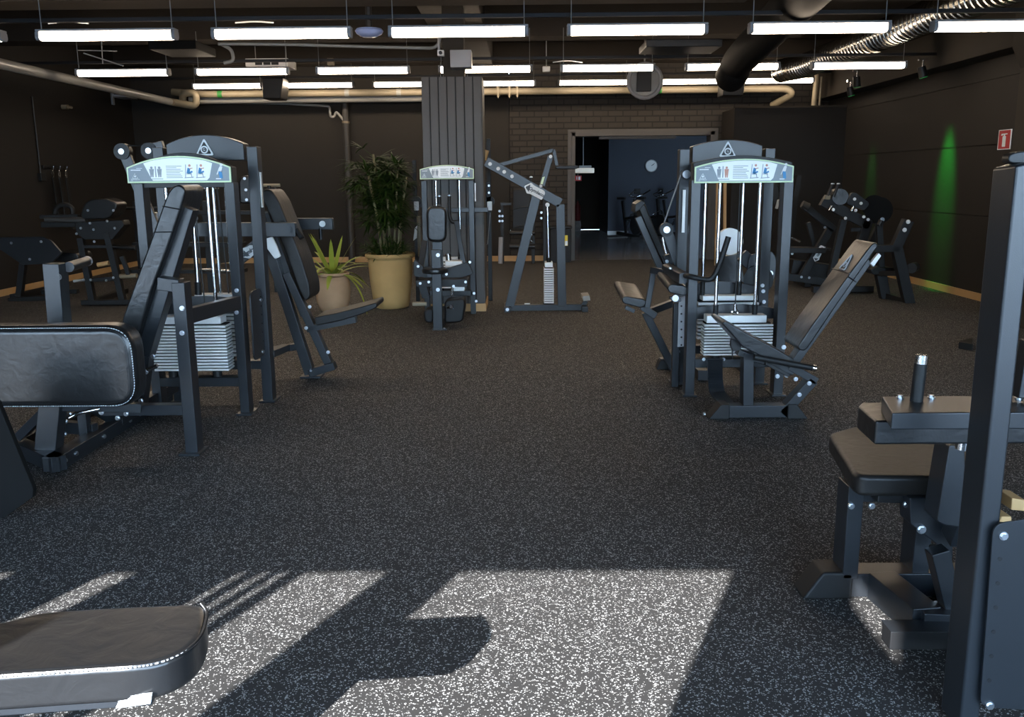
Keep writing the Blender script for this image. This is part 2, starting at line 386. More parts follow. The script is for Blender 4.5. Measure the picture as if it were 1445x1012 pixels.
# room beyond the doorway
struct(MB().box(-1.6, 7, YB + .1, 27.2, -.2, -.002), 'floor_beyond', 'gloss_floor', smooth=False)
struct(MB().box(-1.6, 7, YB + .3, 27.2, 3.2, 3.4), 'ceiling_beyond', 'ceiling_paint', smooth=False)
BWX = W(858, 300, 24.6).x
struct(MB().box(BWX, 7, 24.6, 27.2, 0, 3.2), 'wall_beyond_blue', 'wall_blue', smooth=False)
struct(MB().box(-1.6, 7, 27.2, 27.4, 0, 3.2).box(-1.8, -1.6, YB + .3, 27.4, 0, 3.2).box(7, 7.2, YB + .3, 27.4, 0, 3.2), 'wall_beyond', 'wall_paint', smooth=False)
struct(MB().box(BWX - .01, BWX + .55, 24.57, 24.6, 0.0, .10), 'baseboard_beyond', 'white')
# boxed-in room in the rear right corner
KX, KZ = W(1035, 200, 15.8).x, W(1110, 152, 15.8).z
struct(MB().box(KX, XR, 15.8, YB, 0, KZ), 'partition_wall', 'wall_side', smooth=False)
struct(MB().box(KX - .02, XR, 15.78, 15.84, KZ - .0, KZ + .03), 'trim_2', 'concrete_dark')
# right side: concrete beam, pillar with corbel
struct(MB().box(5.32, XR, 4, YB, 2.86, 3.35), 'beam_right', 'concrete_dark', .01)
struct(MB().box(5.02, XR, 8.75, 9.32, 0, ZC).prism([(5.02, 8.75, 2.55), (4.92, 8.75, 2.75), (4.92, 8.75, 3.3), (5.02, 8.75, 3.3)], (0, .57, 0)), 'pillar_right', 'concrete_dark', .008)
# beams across the ceiling above each row of lights, and one along the room over the column
for i, (y, z, xe) in enumerate(((8.45, 3.12, 4.25), (12.3, 3.36, 3.8), (16.15, 3.52, XR))):
    struct((MB().box(XL, xe, y, y + .42, z, ZC) if i else MB().box(XL, 2.13, y, y + .42, z, ZC).box(2.13, 2.80, y, y + .42, 3.36, ZC).box(2.80, xe, y, y + .42, z, ZC)), 'beam_%s' % ('front', 'middle', 'rear')[i], 'ceiling_paint', .01)
struct(MB().box(-1.15, -.45, 3, YB, 3.42, ZC), 'beam_long', 'concrete_dark', .01)
# baseboards of pale wood
struct(MB().box(XL, XL + .02, 5, 16.73, 0, .09), 'baseboard_left', 'wood')
struct(MB().box(XR - .02, XR, 9.4, 15.8, 0, .09), 'baseboard_right', 'wood')
struct(MB().box(XL, DX0 - .5, YB - .02, YB, 0, .10), 'baseboard_rear', 'wood')
# unseen wall behind the camera: windows, plus slits cut to shape sun streaks; the street side
ops = [(-6.9, -4.35), (-4.16, -4.08), (-3.72, -3.60), (-3.20, -3.165), (-3.115, -3.075), (-3.035, -3.0), (-2.94, -2.61), (-2.33, -1.26), (-.85, 5.3)]
b = MB(); xp = XL
for x0, x1 in ops: b.box(xp, x0, YF - .03, YF, 0, ZC); b.box(x0, x1, YF - .03, YF, 2.645, ZC); b.box(x0, x1, YF - .03, YF, 0, .08); xp = x1
b.box(xp, XR, YF - .03, YF, 0, ZC)
struct(b, 'wall_front', 'wall_paint', smooth=False)
FX = -1.0
struct(MB().box(FX - .1, FX, -2.12, YF - .03, 0, 6).box(FX - .1, FX, -14, -2.74, 0, 6).box(FX - .1, FX, -2.74, -2.12, 0, 2.76).box(FX - .1, FX, -2.74, -2.12, 3.0, 6), 'sun_block_wall', 'outside_grey', smooth=False)  # unseen wall added to block the sun; its slot shapes one sun spot
struct(MB().box(-60, 60, -48, -41, -.1, 2.6), 'sky_block_building', 'outside_grey', smooth=False)  # unseen block added to cut off sky light near the horizon
struct(MB().box(-40, 40, -48, YF - .3, -.25, -.02), 'ground_outside', 'outside_floor', smooth=False)

# column clad in vertical boards
CX0, CX1, CY, CZ = -1.09, -.415, 10.25, 2.63
b = MB().box(CX0 + .012, CX1 - .012, CY + .012, CY + .66, 0, CZ - .003)
struct(b, 'column', 'slat_gap', smooth=False)
b = MB(); n = 7; p = (CX1 - CX0) / n
for i in range(n):
    b.box(CX0 + i * p, CX0 + (i + 1) * p - .012, CY, CY + .02, .09, CZ)
    for xx in (CX0, CX1 - .02): b.box(xx, xx + .02, CY + .03 + i * .089, CY + .03 + (i + 1) * .089 - .012, .09, CZ)
struct(b, 'column_cladding', 'slats', .002)
struct(MB().box(CX0 - .01, CX1 + .01, CY - .012, CY + .68, 0, .09), 'baseboard_column', 'wood')
struct(MB().box(-.86, -.62, 10.42, 10.7, CZ, ZC), 'column_core', 'concrete_dark', .01)

# ------------------------------------------------------------------ ceiling: lights, pipes, ducts
ORD = ['first', 'second', 'third', 'fourth', 'fifth', 'sixth', 'seventh']
def make_light(L, z):
    r = thing('batten_light', (0, 0, 0), '', 'ceiling light')
    build(MB().box(-L / 2, L / 2, -.05, .05, .036, .056), 'housing', 'plastic_grey', r, .006)
    prof = roundpoly([(0, -.050, .036), (0, -.056, -.012), (0, -.036, -.034), (0, .036, -.034), (0, .056, -.012), (0, .050, .036)], .012, 3); prof = [(p.y, p.z) for p in prof]
    build(MB().prism([(-L / 2 + .035, y, z_) for y, z_ in prof], (L - .07, 0, 0)), 'diffuser', 'led', r)
    for s in (-1, 1): build(MB().prism([(s * (L / 2 - .034), y * 1.05, z_ * 1.05) for y, z_ in prof], (s * .034, 0, 0)), 'end_cap', 'plastic_grey', r, .004)
    for s in (-.47, .47): build(MB().cyl((s * L, 0, .06), (s * L, 0, z), .004, n=6), 'hanger', 'pipe_grey', r)
    return r
rows = [('nearest', 8.0, 1.2, [(-190, 5), (57, 245), (305, 491), (555, 739), (805, 993), (1058, 1253), (1320, 1508)], 45, .55),
        ('middle', 11.8, 1.2, [(110, 237), (280, 404), (449, 576), (622, 748), (794, 921), (968, 1098), (1144, 1278)], 98, .50),
        ('farthest', 15.75, 1.2, [(275, 367), (404, 496), (529, 622), (660, 753), (790, 884), (918, 1017), (1050, 1147)], 118, .36)]
for rn, Y, L, spans, ym, hang in rows:
    zc = W(722, ym, Y).z if ym else 2.80; proto = make_light(L, hang)
    for i, (a, c) in enumerate(spans):
        o = proto if i == 0 else copy_tree(proto)
        o.location = (W((a + c) / 2, ym, Y).x if ym else a, Y, zc)
        if not ym: o['label'] = 'white strip light in the row hanging nearest the windows, above the front of the room'; o['group'] = 'strip lights above the front of the room'; continue
        o['label'] = 'white strip light hanging %s from the left in the %s ceiling row' % (ORD[i], rn)
        o['group'] = 'strip lights in the %s row' % rn
    for s in ((0,) if ym else ()):
        rl = build(MB().box(XL + .4, XR - .3, Y + .07, Y + .11, zc + .13, zc + .165), 'mounting_rail', 'steel_dark', None, .003)
        tag(rl, 'thin dark mounting rail running above the %s row of strip lights' % rn, 'rail', 'lamp mounting rails')

# pipes
def pipe(name, pts, r, m, label, cat='pipe', parts=(), n=14, rr=.12, group=None):
    pts = smooth_path(pts, rr, 6); o = build(MB().tube(pts, r, n), name, m, None, angle=60, base=pts[0]); tag(o, label, cat, group)
    return o
PX = -6.05; zp = X(130, 119, PX).z
p_l = pipe('ceiling_pipe', [(PX, 3, zp), (PX, 15.75, zp), (PX + .0, 15.85, zp)], .062, 'pipe_grey', 'long grey insulated pipe running along under the ceiling by the left wall')
YP = 16.0
za, zb_ = W(262, 150, YP).z, W(262, 132, YP).z
pipe('pipe_bend', [(PX, 15.86, zp), (PX, YP, zp), W(277, 150, YP), W(277, 131, YP), W(258, 131, YP), W(258, 146, YP + .15)], .062, 'pipe_beige', 'beige looped pipe elbow at the end of the left wall pipe', rr=.1)
q = pipe('ceiling_pipe', [W(243, 130, YP + .2), (W(290, 130, YP + .2).x, YP + .2, zb_), (W(600, 132, YP + .2).x, YP + .2, zb_), (W(1112, 130, YP + .2).x, YP + .2, zb_), (W(1118, 140, YP + .2).x, YP + .2, zb_ - .1), (W(1118, 140, YP + .2).x - .25, YP + .55, zb_ - .25)], .062, 'pipe_beige', 'long beige pipe running across the rear wall below the farthest lights', rr=.14)
for px in (311, 490, 563, 930):
    c = W(px, 132, YP + .2); build(MB().cyl((c.x - .04, YP + .2, zb_), (c.x + .04, YP + .2, zb_), .066, n=16), 'band', 'green_band' if px in (311, 930) else 'pipe_grey', q)
for px in (703, 719, 730):
    c = W(px, 132, YP + .2); build(MB().cyl((c.x - .03, YP + .2, zb_), (c.x + .03, YP + .2, zb_), .085, n=16).box(c.x - .01, c.x + .01, YP + .1, YP + .3, zb_ - .11, zb_ + .14), 'pipe_clamp', 'pipe_beige', q)
c0, c1 = W(268, 141, YP + .35), W(596, 141, YP + .35)
pipe('ceiling_pipe', [(c0.x, YP + .35, c0.z), (c1.x + 1, YP + .35, c0.z)], .075, 'pipe_grey', 'grey pipe just below and behind the beige rear wall pipe')
pipe('ceiling_conduit', [W(296, 142, 16.6), W(300, 145, 16.6), W(400, 146, 16.6), W(465, 150, 16.6), W(466, 165, 16.6), W(472, 165, 16.6), W(474, 158, 16.6), W(477, 160, 16.6), W(486, 171, 16.6)], .022, 'pipe_grey', 'thin grey conduit with a kink high on the rear wall', n=8, rr=.05)
pipe('drain_pipe', [(W(488, 171, 16.62).x, 16.62, 3.0), (W(488, 171, 16.62).x, 16.62, 0.02)], .06, 'pipe_dark', 'dark vertical pipe on the rear wall left of the tall palm', rr=.01)
cl = build(MB().cyl(W(488, 174, 16.62), W(488, 171, 16.62), .068), 'pipe_collar', 'pipe_beige', None); tag(cl, 'short beige collar where the kinked conduit meets the dark rear pipe', 'pipe collar')
pipe('ceiling_conduit', [W(308, 62, 10.5), W(330, 62, 10.5), W(420, 63, 10.5), W(520, 66, 10.5), W(612, 68, 10.5), W(619, 62, 10.5), W(622, 48, 10.5)], .018, 'pipe_grey', 'thin pale conduit running between the nearest and middle lights', n=8, rr=.06)
pipe('ceiling_conduit', [W(312, 62, 10.6), W(327, 70, 10.6), W(330, 86, 10.6), W(316, 89, 10.6)], .02, 'pipe_grey', 'short bent pale conduit dropping beside the white ceiling heater', n=8, rr=.05)
# vertical pipes on the boxed room
for k, (pa, pb, r, lb) in enumerate((((1153, 103), (1148, 152), .045, 'thicker'), ((1159, 108), (1156, 152), .02, 'thinner'))):
    a = W(*pa, 15.95); b_ = Vector((W(*pb, 15.95).x, 15.95, KZ + .002))
    pipe('standpipe', [a, b_], r, 'pipe_beige', '%s of two beige upright pipes above the boxed corner room' % lb, rr=.01)

# spiral ducts
def spiral_duct(name, pts, r, label, pitch=.11, m='galvanised'):
    pts = smooth_path(pts, .3, 6); path = []; rad = []
    for a, b_ in zip(pts, pts[1:]):
        n = max(1, int((b_ - a).length / pitch))
        for i in range(n):
            t0 = a + (b_ - a) * (i / n); d = (b_ - a) / n
            path += [t0, t0 + d * .84, t0 + d * .88, t0 + d * .96]; rad += [r, r, r + .011, r + .011]
    path.append(pts[-1]); rad.append(r)
    o = build(MB().tube(path, rad, 28), name, m, None, angle=25, base=pts[0]); return tag(o, label, 'duct')
DXx = 4.6
spiral_duct('spiral_ceiling_duct', [(DXx, 4.5, 3.26), (DXx, 14.9, 3.26), (DXx - .2, 15.6, 3.26)], .18, 'shiny spiral ventilation duct running back along the right side of the ceiling')
a, b_ = Vector((2.2, 5.2, 3.12)), W(1042, 86, 11.2)
dk = build(MB().tube(smooth_path([a, b_, b_ + Vector((-.02, .15, -.12)), b_ + Vector((-.02, .3, -.15))], .3), .19, 24), 'ceiling_duct', 'matt_black', None, base=a); tag(dk, 'fat matt black round duct slanting back below the ceiling', 'duct')
o = build(MB().prism([(W(1020, 112, 15.4).x, 15.3, W(1020, 112, 15.4).z), (W(1050, 112, 15.4).x, 15.3, W(1050, 112, 15.4).z), (W(1047, 136, 15.4).x, 15.3, W(1047, 136, 15.4).z), (W(1018, 136, 15.4).x, 15.3, W(1018, 136, 15.4).z)], (0, .45, 0)), 'ceiling_duct', 'steel_dark', None, .02); tag(o, 'black duct piece crossing in front of the beige rear pipe on the right', 'duct')
o = build(MB().prism([(W(372, 112, 15.4).x, 15.3, W(372, 110, 15.4).z), (W(402, 112, 15.4).x, 15.3, W(402, 110, 15.4).z), (W(398, 140, 15.4).x, 15.3, W(398, 140, 15.4).z), (W(373, 140, 15.4).x, 15.3, W(373, 140, 15.4).z)], (0, .45, 0)), 'ceiling_duct', 'steel_dark', None, .02); tag(o, 'black duct piece crossing in front of the beige rear pipe on the left', 'duct')
# round ventilator behind the lights
c = W(910, 114, 15.2); r = thing('round_ventilator', c, 'grey round ventilation ring with a dark box, behind the farthest lights', 'ventilator')
build(MB().tube([c + Vector((.27 * math.cos(t * .2618), 0, .27 * math.sin(t * .2618))) for t in range(24)], .035, 8, True), 'ring', 'plastic_grey', r)
build(MB().cyl(c + Vector((0, .05, 0)), c + Vector((0, .10, 0)), .27, n=28), 'disc', 'pipe_grey', r)
build(MB().box(c.x - .13, c.x + .10, c.y - .05, c.y + .05, c.z - .17, c.z + .15), 'motor_box', 'steel_dark', r, .01)
build(MB().cyl(c + Vector((-.0, .07, .25)), (c.x, c.y + .07, ZC), .015, n=8), 'hanger', 'pipe_grey', r)
# dome lamp
c = W(521, 44, 8.9); r = thing('ceiling_dome_lamp', c, 'pale blue oval dome lamp hanging between two of the nearest strip lights', 'ceiling lamp')
build(MB().lathe(c, [(.02, -.055), (.07, -.05), (.12, -.025), (.135, 0), (.12, .02), (.04, .03)], 28), 'shade', 'dome', r)
build(MB().cyl(c + Vector((0, 0, .03)), (c.x, c.y, ZC - .4), .03, n=10), 'stem', 'steel_dark', r)
# white ceiling heater / cassette
c = W(376, 88, 13.0); r = thing('ceiling_cassette', c, 'white slotted air cassette hanging left of the middle of the ceiling', 'air unit')
build(MB().box(c.x - .30, c.x + .30, c.y, c.y + .5, c.z - .055, c.z + .055), 'casing', 'plastic_white', r, .008)
for i in range(3): build(MB().box(c.x - .16 + i * .115, c.x - .06 + i * .115, c.y - .006, c.y + .02, c.z - .035, c.z + .01), 'slot', 'steel_dark', r)
for s in (-.22, .22): build(MB().cyl((c.x + s, c.y + .25, c.z + .05), (c.x + s, c.y + .25, ZC), .006, n=6), 'hanger', 'pipe_grey', r)
c = W(240, 63, 10.8)
o = build(MB().box(c.x - .26, c.x + .3, c.y, c.y + .7, c.z - .05, c.z + .05), 'ceiling_panel', 'matt_black', None, .01); tag(o, 'dark flat duct panel under the ceiling above the second strip light', 'duct panel')
o = build(MB().box(W(912, 60, 10).x, W(1020, 60, 10).x, 10, 10.6, W(950, 66, 10).z, W(950, 55, 10).z), 'ceiling_duct', 'steel_dark', None, .01); tag(o, 'flat dark duct under the ceiling beside the fat black duct', 'duct')
# boxes, sensors and brackets near the column top
o = build(MB().box(W(635, 80, 10.2).x, W(665, 80, 10.2).x, 10.2, 10.42, W(650, 95, 10.2).z, W(650, 70, 10.2).z), 'ceiling_junction_box', 'plastic_grey', None, .008); tag(o, 'grey square junction box on the post above the column', 'box')
c = W(622, 75, 9.9); r = thing('ceiling_camera', c, 'small white camera hanging in front of the post over the column', 'camera')
build(MB().box(c.x - .035, c.x + .035, c.y - .03, c.y + .05, c.z - .03, c.z + .03), 'housing', 'plastic_white', r, .006); build(MB().cyl(c + Vector((-.02, 0, .03)), c + Vector((-.02, 0, .16)), .012), 'bracket', 'plastic_grey', r); build(MB().cyl(c + Vector((0, -.05, 0)), c + Vector((0, -.03, 0)), .018), 'lens', 'steel_dark', r)
c = W(771, 97, 13.2); r = thing('ceiling_sensor', c, 'little white sensor box between two middle row strip lights', 'sensor')
build(MB().box(c.x - .055, c.x + .055, c.y, c.y + .06, c.z - .04, c.z + .035), 'housing', 'plastic_white', r, .01); build(MB().cyl(c + Vector((0, .03, .03)), (c.x, c.y + .03, ZC), .008, n=6), 'stem', 'pipe_grey', r)
c = W(466, 87, 13.2); o = build(MB().box(c.x - .045, c.x + .045, c.y, c.y + .07, c.z - .05, c.z + .05), 'ceiling_junction_box', 'pipe_beige', None, .006); tag(o, 'small beige box just above the third middle row light', 'box')
# loose lamp cables
for (pa, pm, pb, Y, lb) in (((68, 33), (95, 30), (125, 33), 8.3, 'above the second nearest light'), ((332, 32), (360, 30), (386, 32), 8.3, 'above the third nearest light'), ((780, 88), (800, 85), (822, 88), 11.9, 'above the fifth middle row light')):
    o = build(MB().tube(smooth_path([W(*pa, Y), W(*pm, Y), W(*pb, Y)], .2), .007, 6), 'lamp_cord', 'plastic_white', None); tag(o, 'loose white lamp cable %s' % lb, 'cable')
# exposed sprinkler-like rods hung from the ceiling
c = W(143, 75, 10.6); r = thing('hanging_bracket', c, 'thin crossed metal rods hanging behind the second nearest light', 'bracket')
build(MB().cyl(W(118, 75, 10.6), W(174, 93, 10.6), .008, n=6), 'rod', 'pipe_grey', r); build(MB().cyl(W(110, 71, 10.7), W(165, 72, 10.7), .006, n=6), 'rod', 'pipe_grey', r); build(MB().cyl(W(143, 55, 10.6), W(145, 90, 10.6), .006, n=6), 'rod', 'pipe_grey', r)
# spotlights
def spotlight(c, aim, label):
    c = V3(c); r = thing('spotlight', c, label, 'spotlight', 'spotlights on the right side'); a = (V3(aim) - c).normalized()
    build(MB().cyl(c - a * .07, c + a * .07, .05, .055, 16), 'housing', 'steel_dark', r); build(MB().cyl(c + a * .068, c + a * .074, .048, n=16), 'lens', 'spot_lens', r)
    build(MB().cyl(c, c + Vector((0, 0, .16)), .012).box(c.x - .06, c.x + .06, c.y - .02, c.y + .02, c.z + .14, c.z + .17), 'bracket', 'chrome', r)
    return c, a
YS1, YS2 = X(1338, 215, XR).y, X(1229, 255, XR).y
for y, tz, lb in ((YS1, 1.2, 'nearest dark spotlight under the spiral duct on the right'), (YS2, 1.15, 'dark spotlight farther back, above the boxed corner room')):
    spotlight((XR - .42, y, 2.82), (XR + .08, y, tz), lb)
c = W(1209, 115, 13.5); spotlight(c, c + Vector((.2, .3, -1)), 'dark spotlight just right of the one above the boxed corner room')

# green beams of two spotlights on the right wall
def spot_lamp(loc, aim, power, size):
    l = bpy.data.lights.new('green_spot', 'SPOT'); l.energy = power; l.color = (.02, 1, .08); l.spot_size = math.radians(size); l.spot_blend = 1.0; l.shadow_soft_size = .08
    o = bpy.data.objects.new('green_spot', l); COL.objects.link(o); o.location = loc; o.rotation_euler = (V3(aim) - V3(loc)).to_track_quat('-Z', 'Y').to_euler(); return o
spot_lamp((XR - .40, YS1, 2.74), (XR + .10, YS1, 1.2), 640, 28)
spot_lamp((XR - .40, YS2, 2.74), (XR + .06, YS2, 1.15), 110, 24)

# ------------------------------------------------------------------ machine A: left front, user faces left
def sx(px, Y, py=258): return W(px, py, Y).x
def sz(py, Y, px=722): return W(px, py, Y).z
YA = 5.63
A = thing('leg_press_machine', (-2.15, 5.3, 0), 'black weight machine on the left with a big stitched upright pad and bright arched sign', 'exercise machine')
xl, xr = sx(194, YA), -1.82
post(A, 'upright_post', xl, YA, 0, 1.50); post(A, 'upright_post', xr, YA, 0, 1.50)
for x in (xl, xr): build(MB().box(x - .05, x + .05, YA - .03, YA + .14, 0, .012), 'foot_plate', 'steel', A, .002)
placard(A, sx(182, YA), sx(328, YA), sz(258, YA, 255), sz(236, YA, 255), sz(220, YA, 255), YA - .02)
ar = [(xl - .02, YA + .02, 1.47), (xl - .02, YA + .02, sz(232, YA))] + [(xl + (xr - xl) * t / 10, YA + .02, sz(232, YA) + .09 * (1 - (t / 5 - 1) ** 2)) for t in range(1, 10)] + [(xr + .02, YA + .02, sz(232, YA)), (xr + .02, YA + .02, 1.47)]
build(MB().prism(ar, (0, .09, 0)), 'top_cover', 'steel_dark', A, .004)
bar(A, 'lower_crossbar', (xl, YA + .05, sz(537, YA)), (xr, YA + .05, sz(537, YA)), .06, .09)
s0, s1 = sx(221, YA + .05, 490), sx(325, YA + .05, 490)
stack(A, s0, s1, YA - .015, YA + .11, sz(523, YA, 270), sz(458, YA, 270), 15, (s0 + .03, s1 - .03))
g = [(xl, YA + .17, sz(440, YA + .17))] + [(xl + (xr - xl) * t / 10, YA + .17, sz(424, YA + .17, 300) + .03 * (1 - (t / 5 - 1) ** 2)) for t in range(0, 11)] + [(xr, YA + .17, sz(440, YA + .17))]
build(MB().prism(g, (0, .012, 0)), 'guide_cover', 'steel', A, .002)
for px in (233, 292):
    x = sx(px, YA + .05); rod(A, 'guide_rod', (x, YA + .05, sz(447, YA)), (x, YA + .05, 1.49), .0125)
tubep(A, 'cable', [(sx(272, YA), YA + .05, sz(447, YA)), (sx(268, YA), YA + .05, 1.48)], .004, 'black_cable', 6)
# near leg and its bars
YL = 4.76
post(A, 'front_leg', -1.855, YL, 0, .97, .07, .10); build(MB().box(-1.92, -1.80, YL - .03, YL + .13, 0, .014), 'foot_plate', 'steel', A, .002)
bar(A, 'leg_bracket', (-1.855, YL + .05, .95), W(226, 399, YL + .05), .07, .09)
bar(A, 'side_bar', (-1.855, YL + .10, sz(446, YL + .10, 275)), (-1.82, YA, sz(427, YA, 335)), .085, .05)
lz = sz(580, YL, 200)
bar(A, 'lower_rail', (-1.88, YL + .04, lz), (W(140, 582, YL).x, YL + .04, lz), .06, .07)
post(A, 'short_strut', W(122, 600, 4.95).x, 4.9, .06, lz, .05, .06)
XB = -2.48
bar(A, 'base_beam', (XB, 4.44, .05), (XB, 6.0, .05), .08, .09)
bar(A, 'base_beam', (-2.44, 4.45, .05), (-2.86, 4.80, .05), .08, .08, ref=(0, 0, 1))
bar(A, 'base_beam', (-2.86, 4.78, .05), (-2.86, 5.9, .05), .08, .08)
bar(A, 'base_crossbar', (-2.86, 5.85, .05), (-2.44, 5.85, .05), .08, .08)
bar(A, 'base_crossbar', (-2.84, 5.05, .10), (XB, 4.95, .10), .07, .05)
bar(A, 'pad_column', W(69, 634, 4.62), W(80, 520, 4.62), .115, .09)
bar(A, 'pad_strut', W(28, 616, 4.75), W(66, 578, 4.70), .05, .06)
bar(A, 'pad_hanger', W(60, 572, 4.6), W(200, 575, 4.75), .05, .05)
for px, py, Y in ((97, 653, 4.5), (113, 642, 4.62), (119, 619, 4.95), (188, 600, 5.3), (202, 592, 5.45)): bolt(A, (XB + .046, Y, .055), (1, 0, 0))
for px, py in ((91, 613), (98, 585), (92, 595), (143, 582), (178, 584), (166, 590)): bolt(A, W(px, py, YL - .0), (0, -1, 0))
for py in (435, 470): bolt(A, W(257, py, YL - .002))
for py in (410, 441): bolt(A, W(334, py, YA - .002))
for px, py in ((206, 525), (216, 503), (199, 566)): bolt(A, W(px, py, 4.86))
tubep(A, 'adjusting_lever', [W(98, 590, 4.6), W(112, 583, 4.6), W(140, 577, 4.65)], .01, 'chrome')
rod(A, 'pull_pin', W(208, 522, 4.86), W(222, 516, 4.86), .012, 'chrome')
# back pad (leans right), its carrier tube and head piece
YPa = 4.90
prof = [W(*p, YPa) for p in ((160, 505), (172, 450), (190, 400), (212, 340), (229, 292), (237, 270), (247, 260), (258, 262), (262, 272), (252, 305), (236, 352), (214, 410), (199, 462), (188, 505))]
pad(A, 'back_pad', prof, (0, .30, 0), .05, .02, 'leather')
for pa, pb in (((229, 291), (256, 296)), ((217, 328), (246, 327))):
    build(MB().tube([W(*pa, YPa - .002), W(*pb, YPa - .002)], .0035, 6), 'seam', 'leather', A)
bar(A, 'back_carrier', W(268, 293, 5.0), W(206, 500, 5.0), .075, .10)
bar(A, 'tilt_arm', W(206, 500, 5.0), W(196, 582, 5.05), .07, .08)
bar(A, 'seat_beam', W(165, 592, 5.2), W(245, 545, 5.9), .07, .07, ref=(0, 0, 1))
rod(A, 'gas_spring', W(273, 318, 5.3), W(279, 400, 5.3), .014); rod(A, 'gas_spring_body', W(279, 398, 5.3), W(280, 416, 5.3), .02, 'rubber')
for px, py in ((276, 308), (268, 323)): bolt(A, W(px, py, 5.1))
# big stitched pad
YB_ = 4.36
q0, q1, zt, zb2 = W(-75, 520, YB_).x, W(190, 520, YB_).x, sz(460, YB_, 100), sz(577, YB_, 100)
bp = pad(A, 'hip_pad', [(q0, YB_, zb2), (q1, YB_, zb2), (q1, YB_, zt), (q0, YB_, zt)], (0, .16, 0), .13, .045, 'leather', 5)
ring = roundpoly([(q0 + .028, YB_ + .006, zb2 + .026), (q1 - .026, YB_ + .006, zb2 + .026), (q1 - .026, YB_ + .006, zt - .026), (q0 + .028, YB_ + .006, zt - .026)], .12, 6)
build(MB().tube(ring, .005, 6, True), 'piping', 'leather', bp)
sm = MB(); ring2 = roundpoly([(q0 + .015, YB_ + .010, zb2 + .012), (q1 - .012, YB_ + .010, zb2 + .012), (q1 - .012, YB_ + .010, zt - .012), (q0 + .015, YB_ + .010, zt - .012)], .128, 8)
for i in range(len(ring2)):
    a, b_ = ring2[i], ring2[(i + 1) % len(ring2)]; L_ = (b_ - a).length; k = max(1, int(L_ / .012))
    for j in range(k): sm.bar(a + (b_ - a) * ((j + .15) / k), a + (b_ - a) * ((j + .75) / k), .0025, .006)
build(sm, 'stitching', 'stitch', bp, smooth=False)
build(MB().box(q0 + .05, q1 - .06, YB_ + .155, YB_ + .18, zb2 + .05, zt - .05), 'backing_board', 'steel_dark', A, .01)
bar(A, 'pad_carrier', W(80, 545, 4.62), W(80, 500, 4.56), .09, .08)
# handle post
xh = W(80, 420, 4.95).x
bar(A, 'handle_post', (xh - .02, 4.97, .30), (xh, 4.97, sz(372, 4.95, 80)), .092, .10)
bar(A, 'handle_arm', (xh, 4.99, .32), (XB, 5.2, .10), .07, .07)
rod(A, 'handle', W(97, 377, 5.0), W(122, 369, 5.33), .029, 'steel'); rod(A, 'handle_cap', W(122, 369, 5.33), W(124, 368.4, 5.35), .03, 'plastic_grey')
bolt(A, W(83, 391, 4.918), (0, -1, 0), .018, .006, 'steel')

# ------------------------------------------------------------------ frames shared by the rear machines
def arch_frame(root, x0, x1, Y, zside, zmid, th=.10, inner=.055, zlow=None, ze=None):
    """two posts, arched cap plate between them with the maker's badge"""
    post(root, 'upright_post', x0, Y, 0, zside - .02, .07, th); post(root, 'upright_post', x1, Y, 0, zside - .02, .07, th)
    for x in (x0, x1): build(MB().box(x - .055, x + .055, Y - .03, Y + th + .04, 0, .012), 'foot_plate', 'steel', root, .002)
    a, c = x0 + inner, x1 - inner; zl = zlow or zside - .15
    top = [(a + (c - a) * t / 14, Y + .01, zside + (zmid - zside) * (1 - (t / 7 - 1) ** 2)) for t in range(15)]
    build(MB().prism([(a, Y + .01, zl)] + top + [(c, Y + .01, zl)], (0, th + .02, 0)), 'arched_cap', 'steel', root, .005)
    emblem(root, ((x0 + x1) / 2 , Y + .008, ze or (zmid + zl) / 2), .112)
    bar(root, 'lower_crossbar', (x0, Y + th / 2, .26), (x1, Y + th / 2, .26), .06, .08)

# machine B: left rear, user faces right
YBm = 5.97
B = thing('chest_press_machine', (-1.75, 6.4, 0), 'black weight machine behind the left sign, its brown-lit reclined seat turned to the planters', 'exercise machine')
bx0, bx1 = sx(226, YBm), sx(358, YBm)
arch_frame(B, bx0, bx1, YBm, sz(203, YBm, 300), sz(190, YBm, 290), zlow=sz(226, YBm, 340), ze=sz(210, YBm, 288))
s0, s1 = sx(240, YBm + .05, 450), sx(340, YBm + .05, 450)
stack(B, s0, s1, YBm + .02, YBm + .14, .32, .66, 12, (sx(272, YBm, 415), sx(338, YBm, 415)), .09)
for px in (300, 318):
    x = sx(px, YBm + .08); rod(B, 'guide_rod', (x, YBm + .08, .70), (x, YBm + .08, 1.5), .0125)
tubep(B, 'cable', [(sx(306, YBm), YBm + .08, .74), (sx(299, YBm), YBm + .08, 1.6)], .005, 'black_cable', 6)
build(MB().prism(roundpoly([(-1.77, 5.72, .34), (-1.77, 5.96, .34), (-1.77, 5.96, .80), (-1.77, 5.72, .80)], .05), (.012, 0, 0)), 'side_guard', 'steel', B, .002)
for i in range(7): bolt(B, (-1.757, 5.93, .38 + i * .06), (1, 0, 0), .007, .004, 'steel_dark')
bolt(B, (-1.757, 5.93, .72), (1, 0, 0)); bolt(B, (-1.757, 5.9, .37), (1, 0, 0))
build(MB().box(bx1 + .036, bx1 + .042, YBm + .02, YBm + .05, sz(290, YBm), sz(240, YBm)), 'scale_strip', 'plate_steel', B)
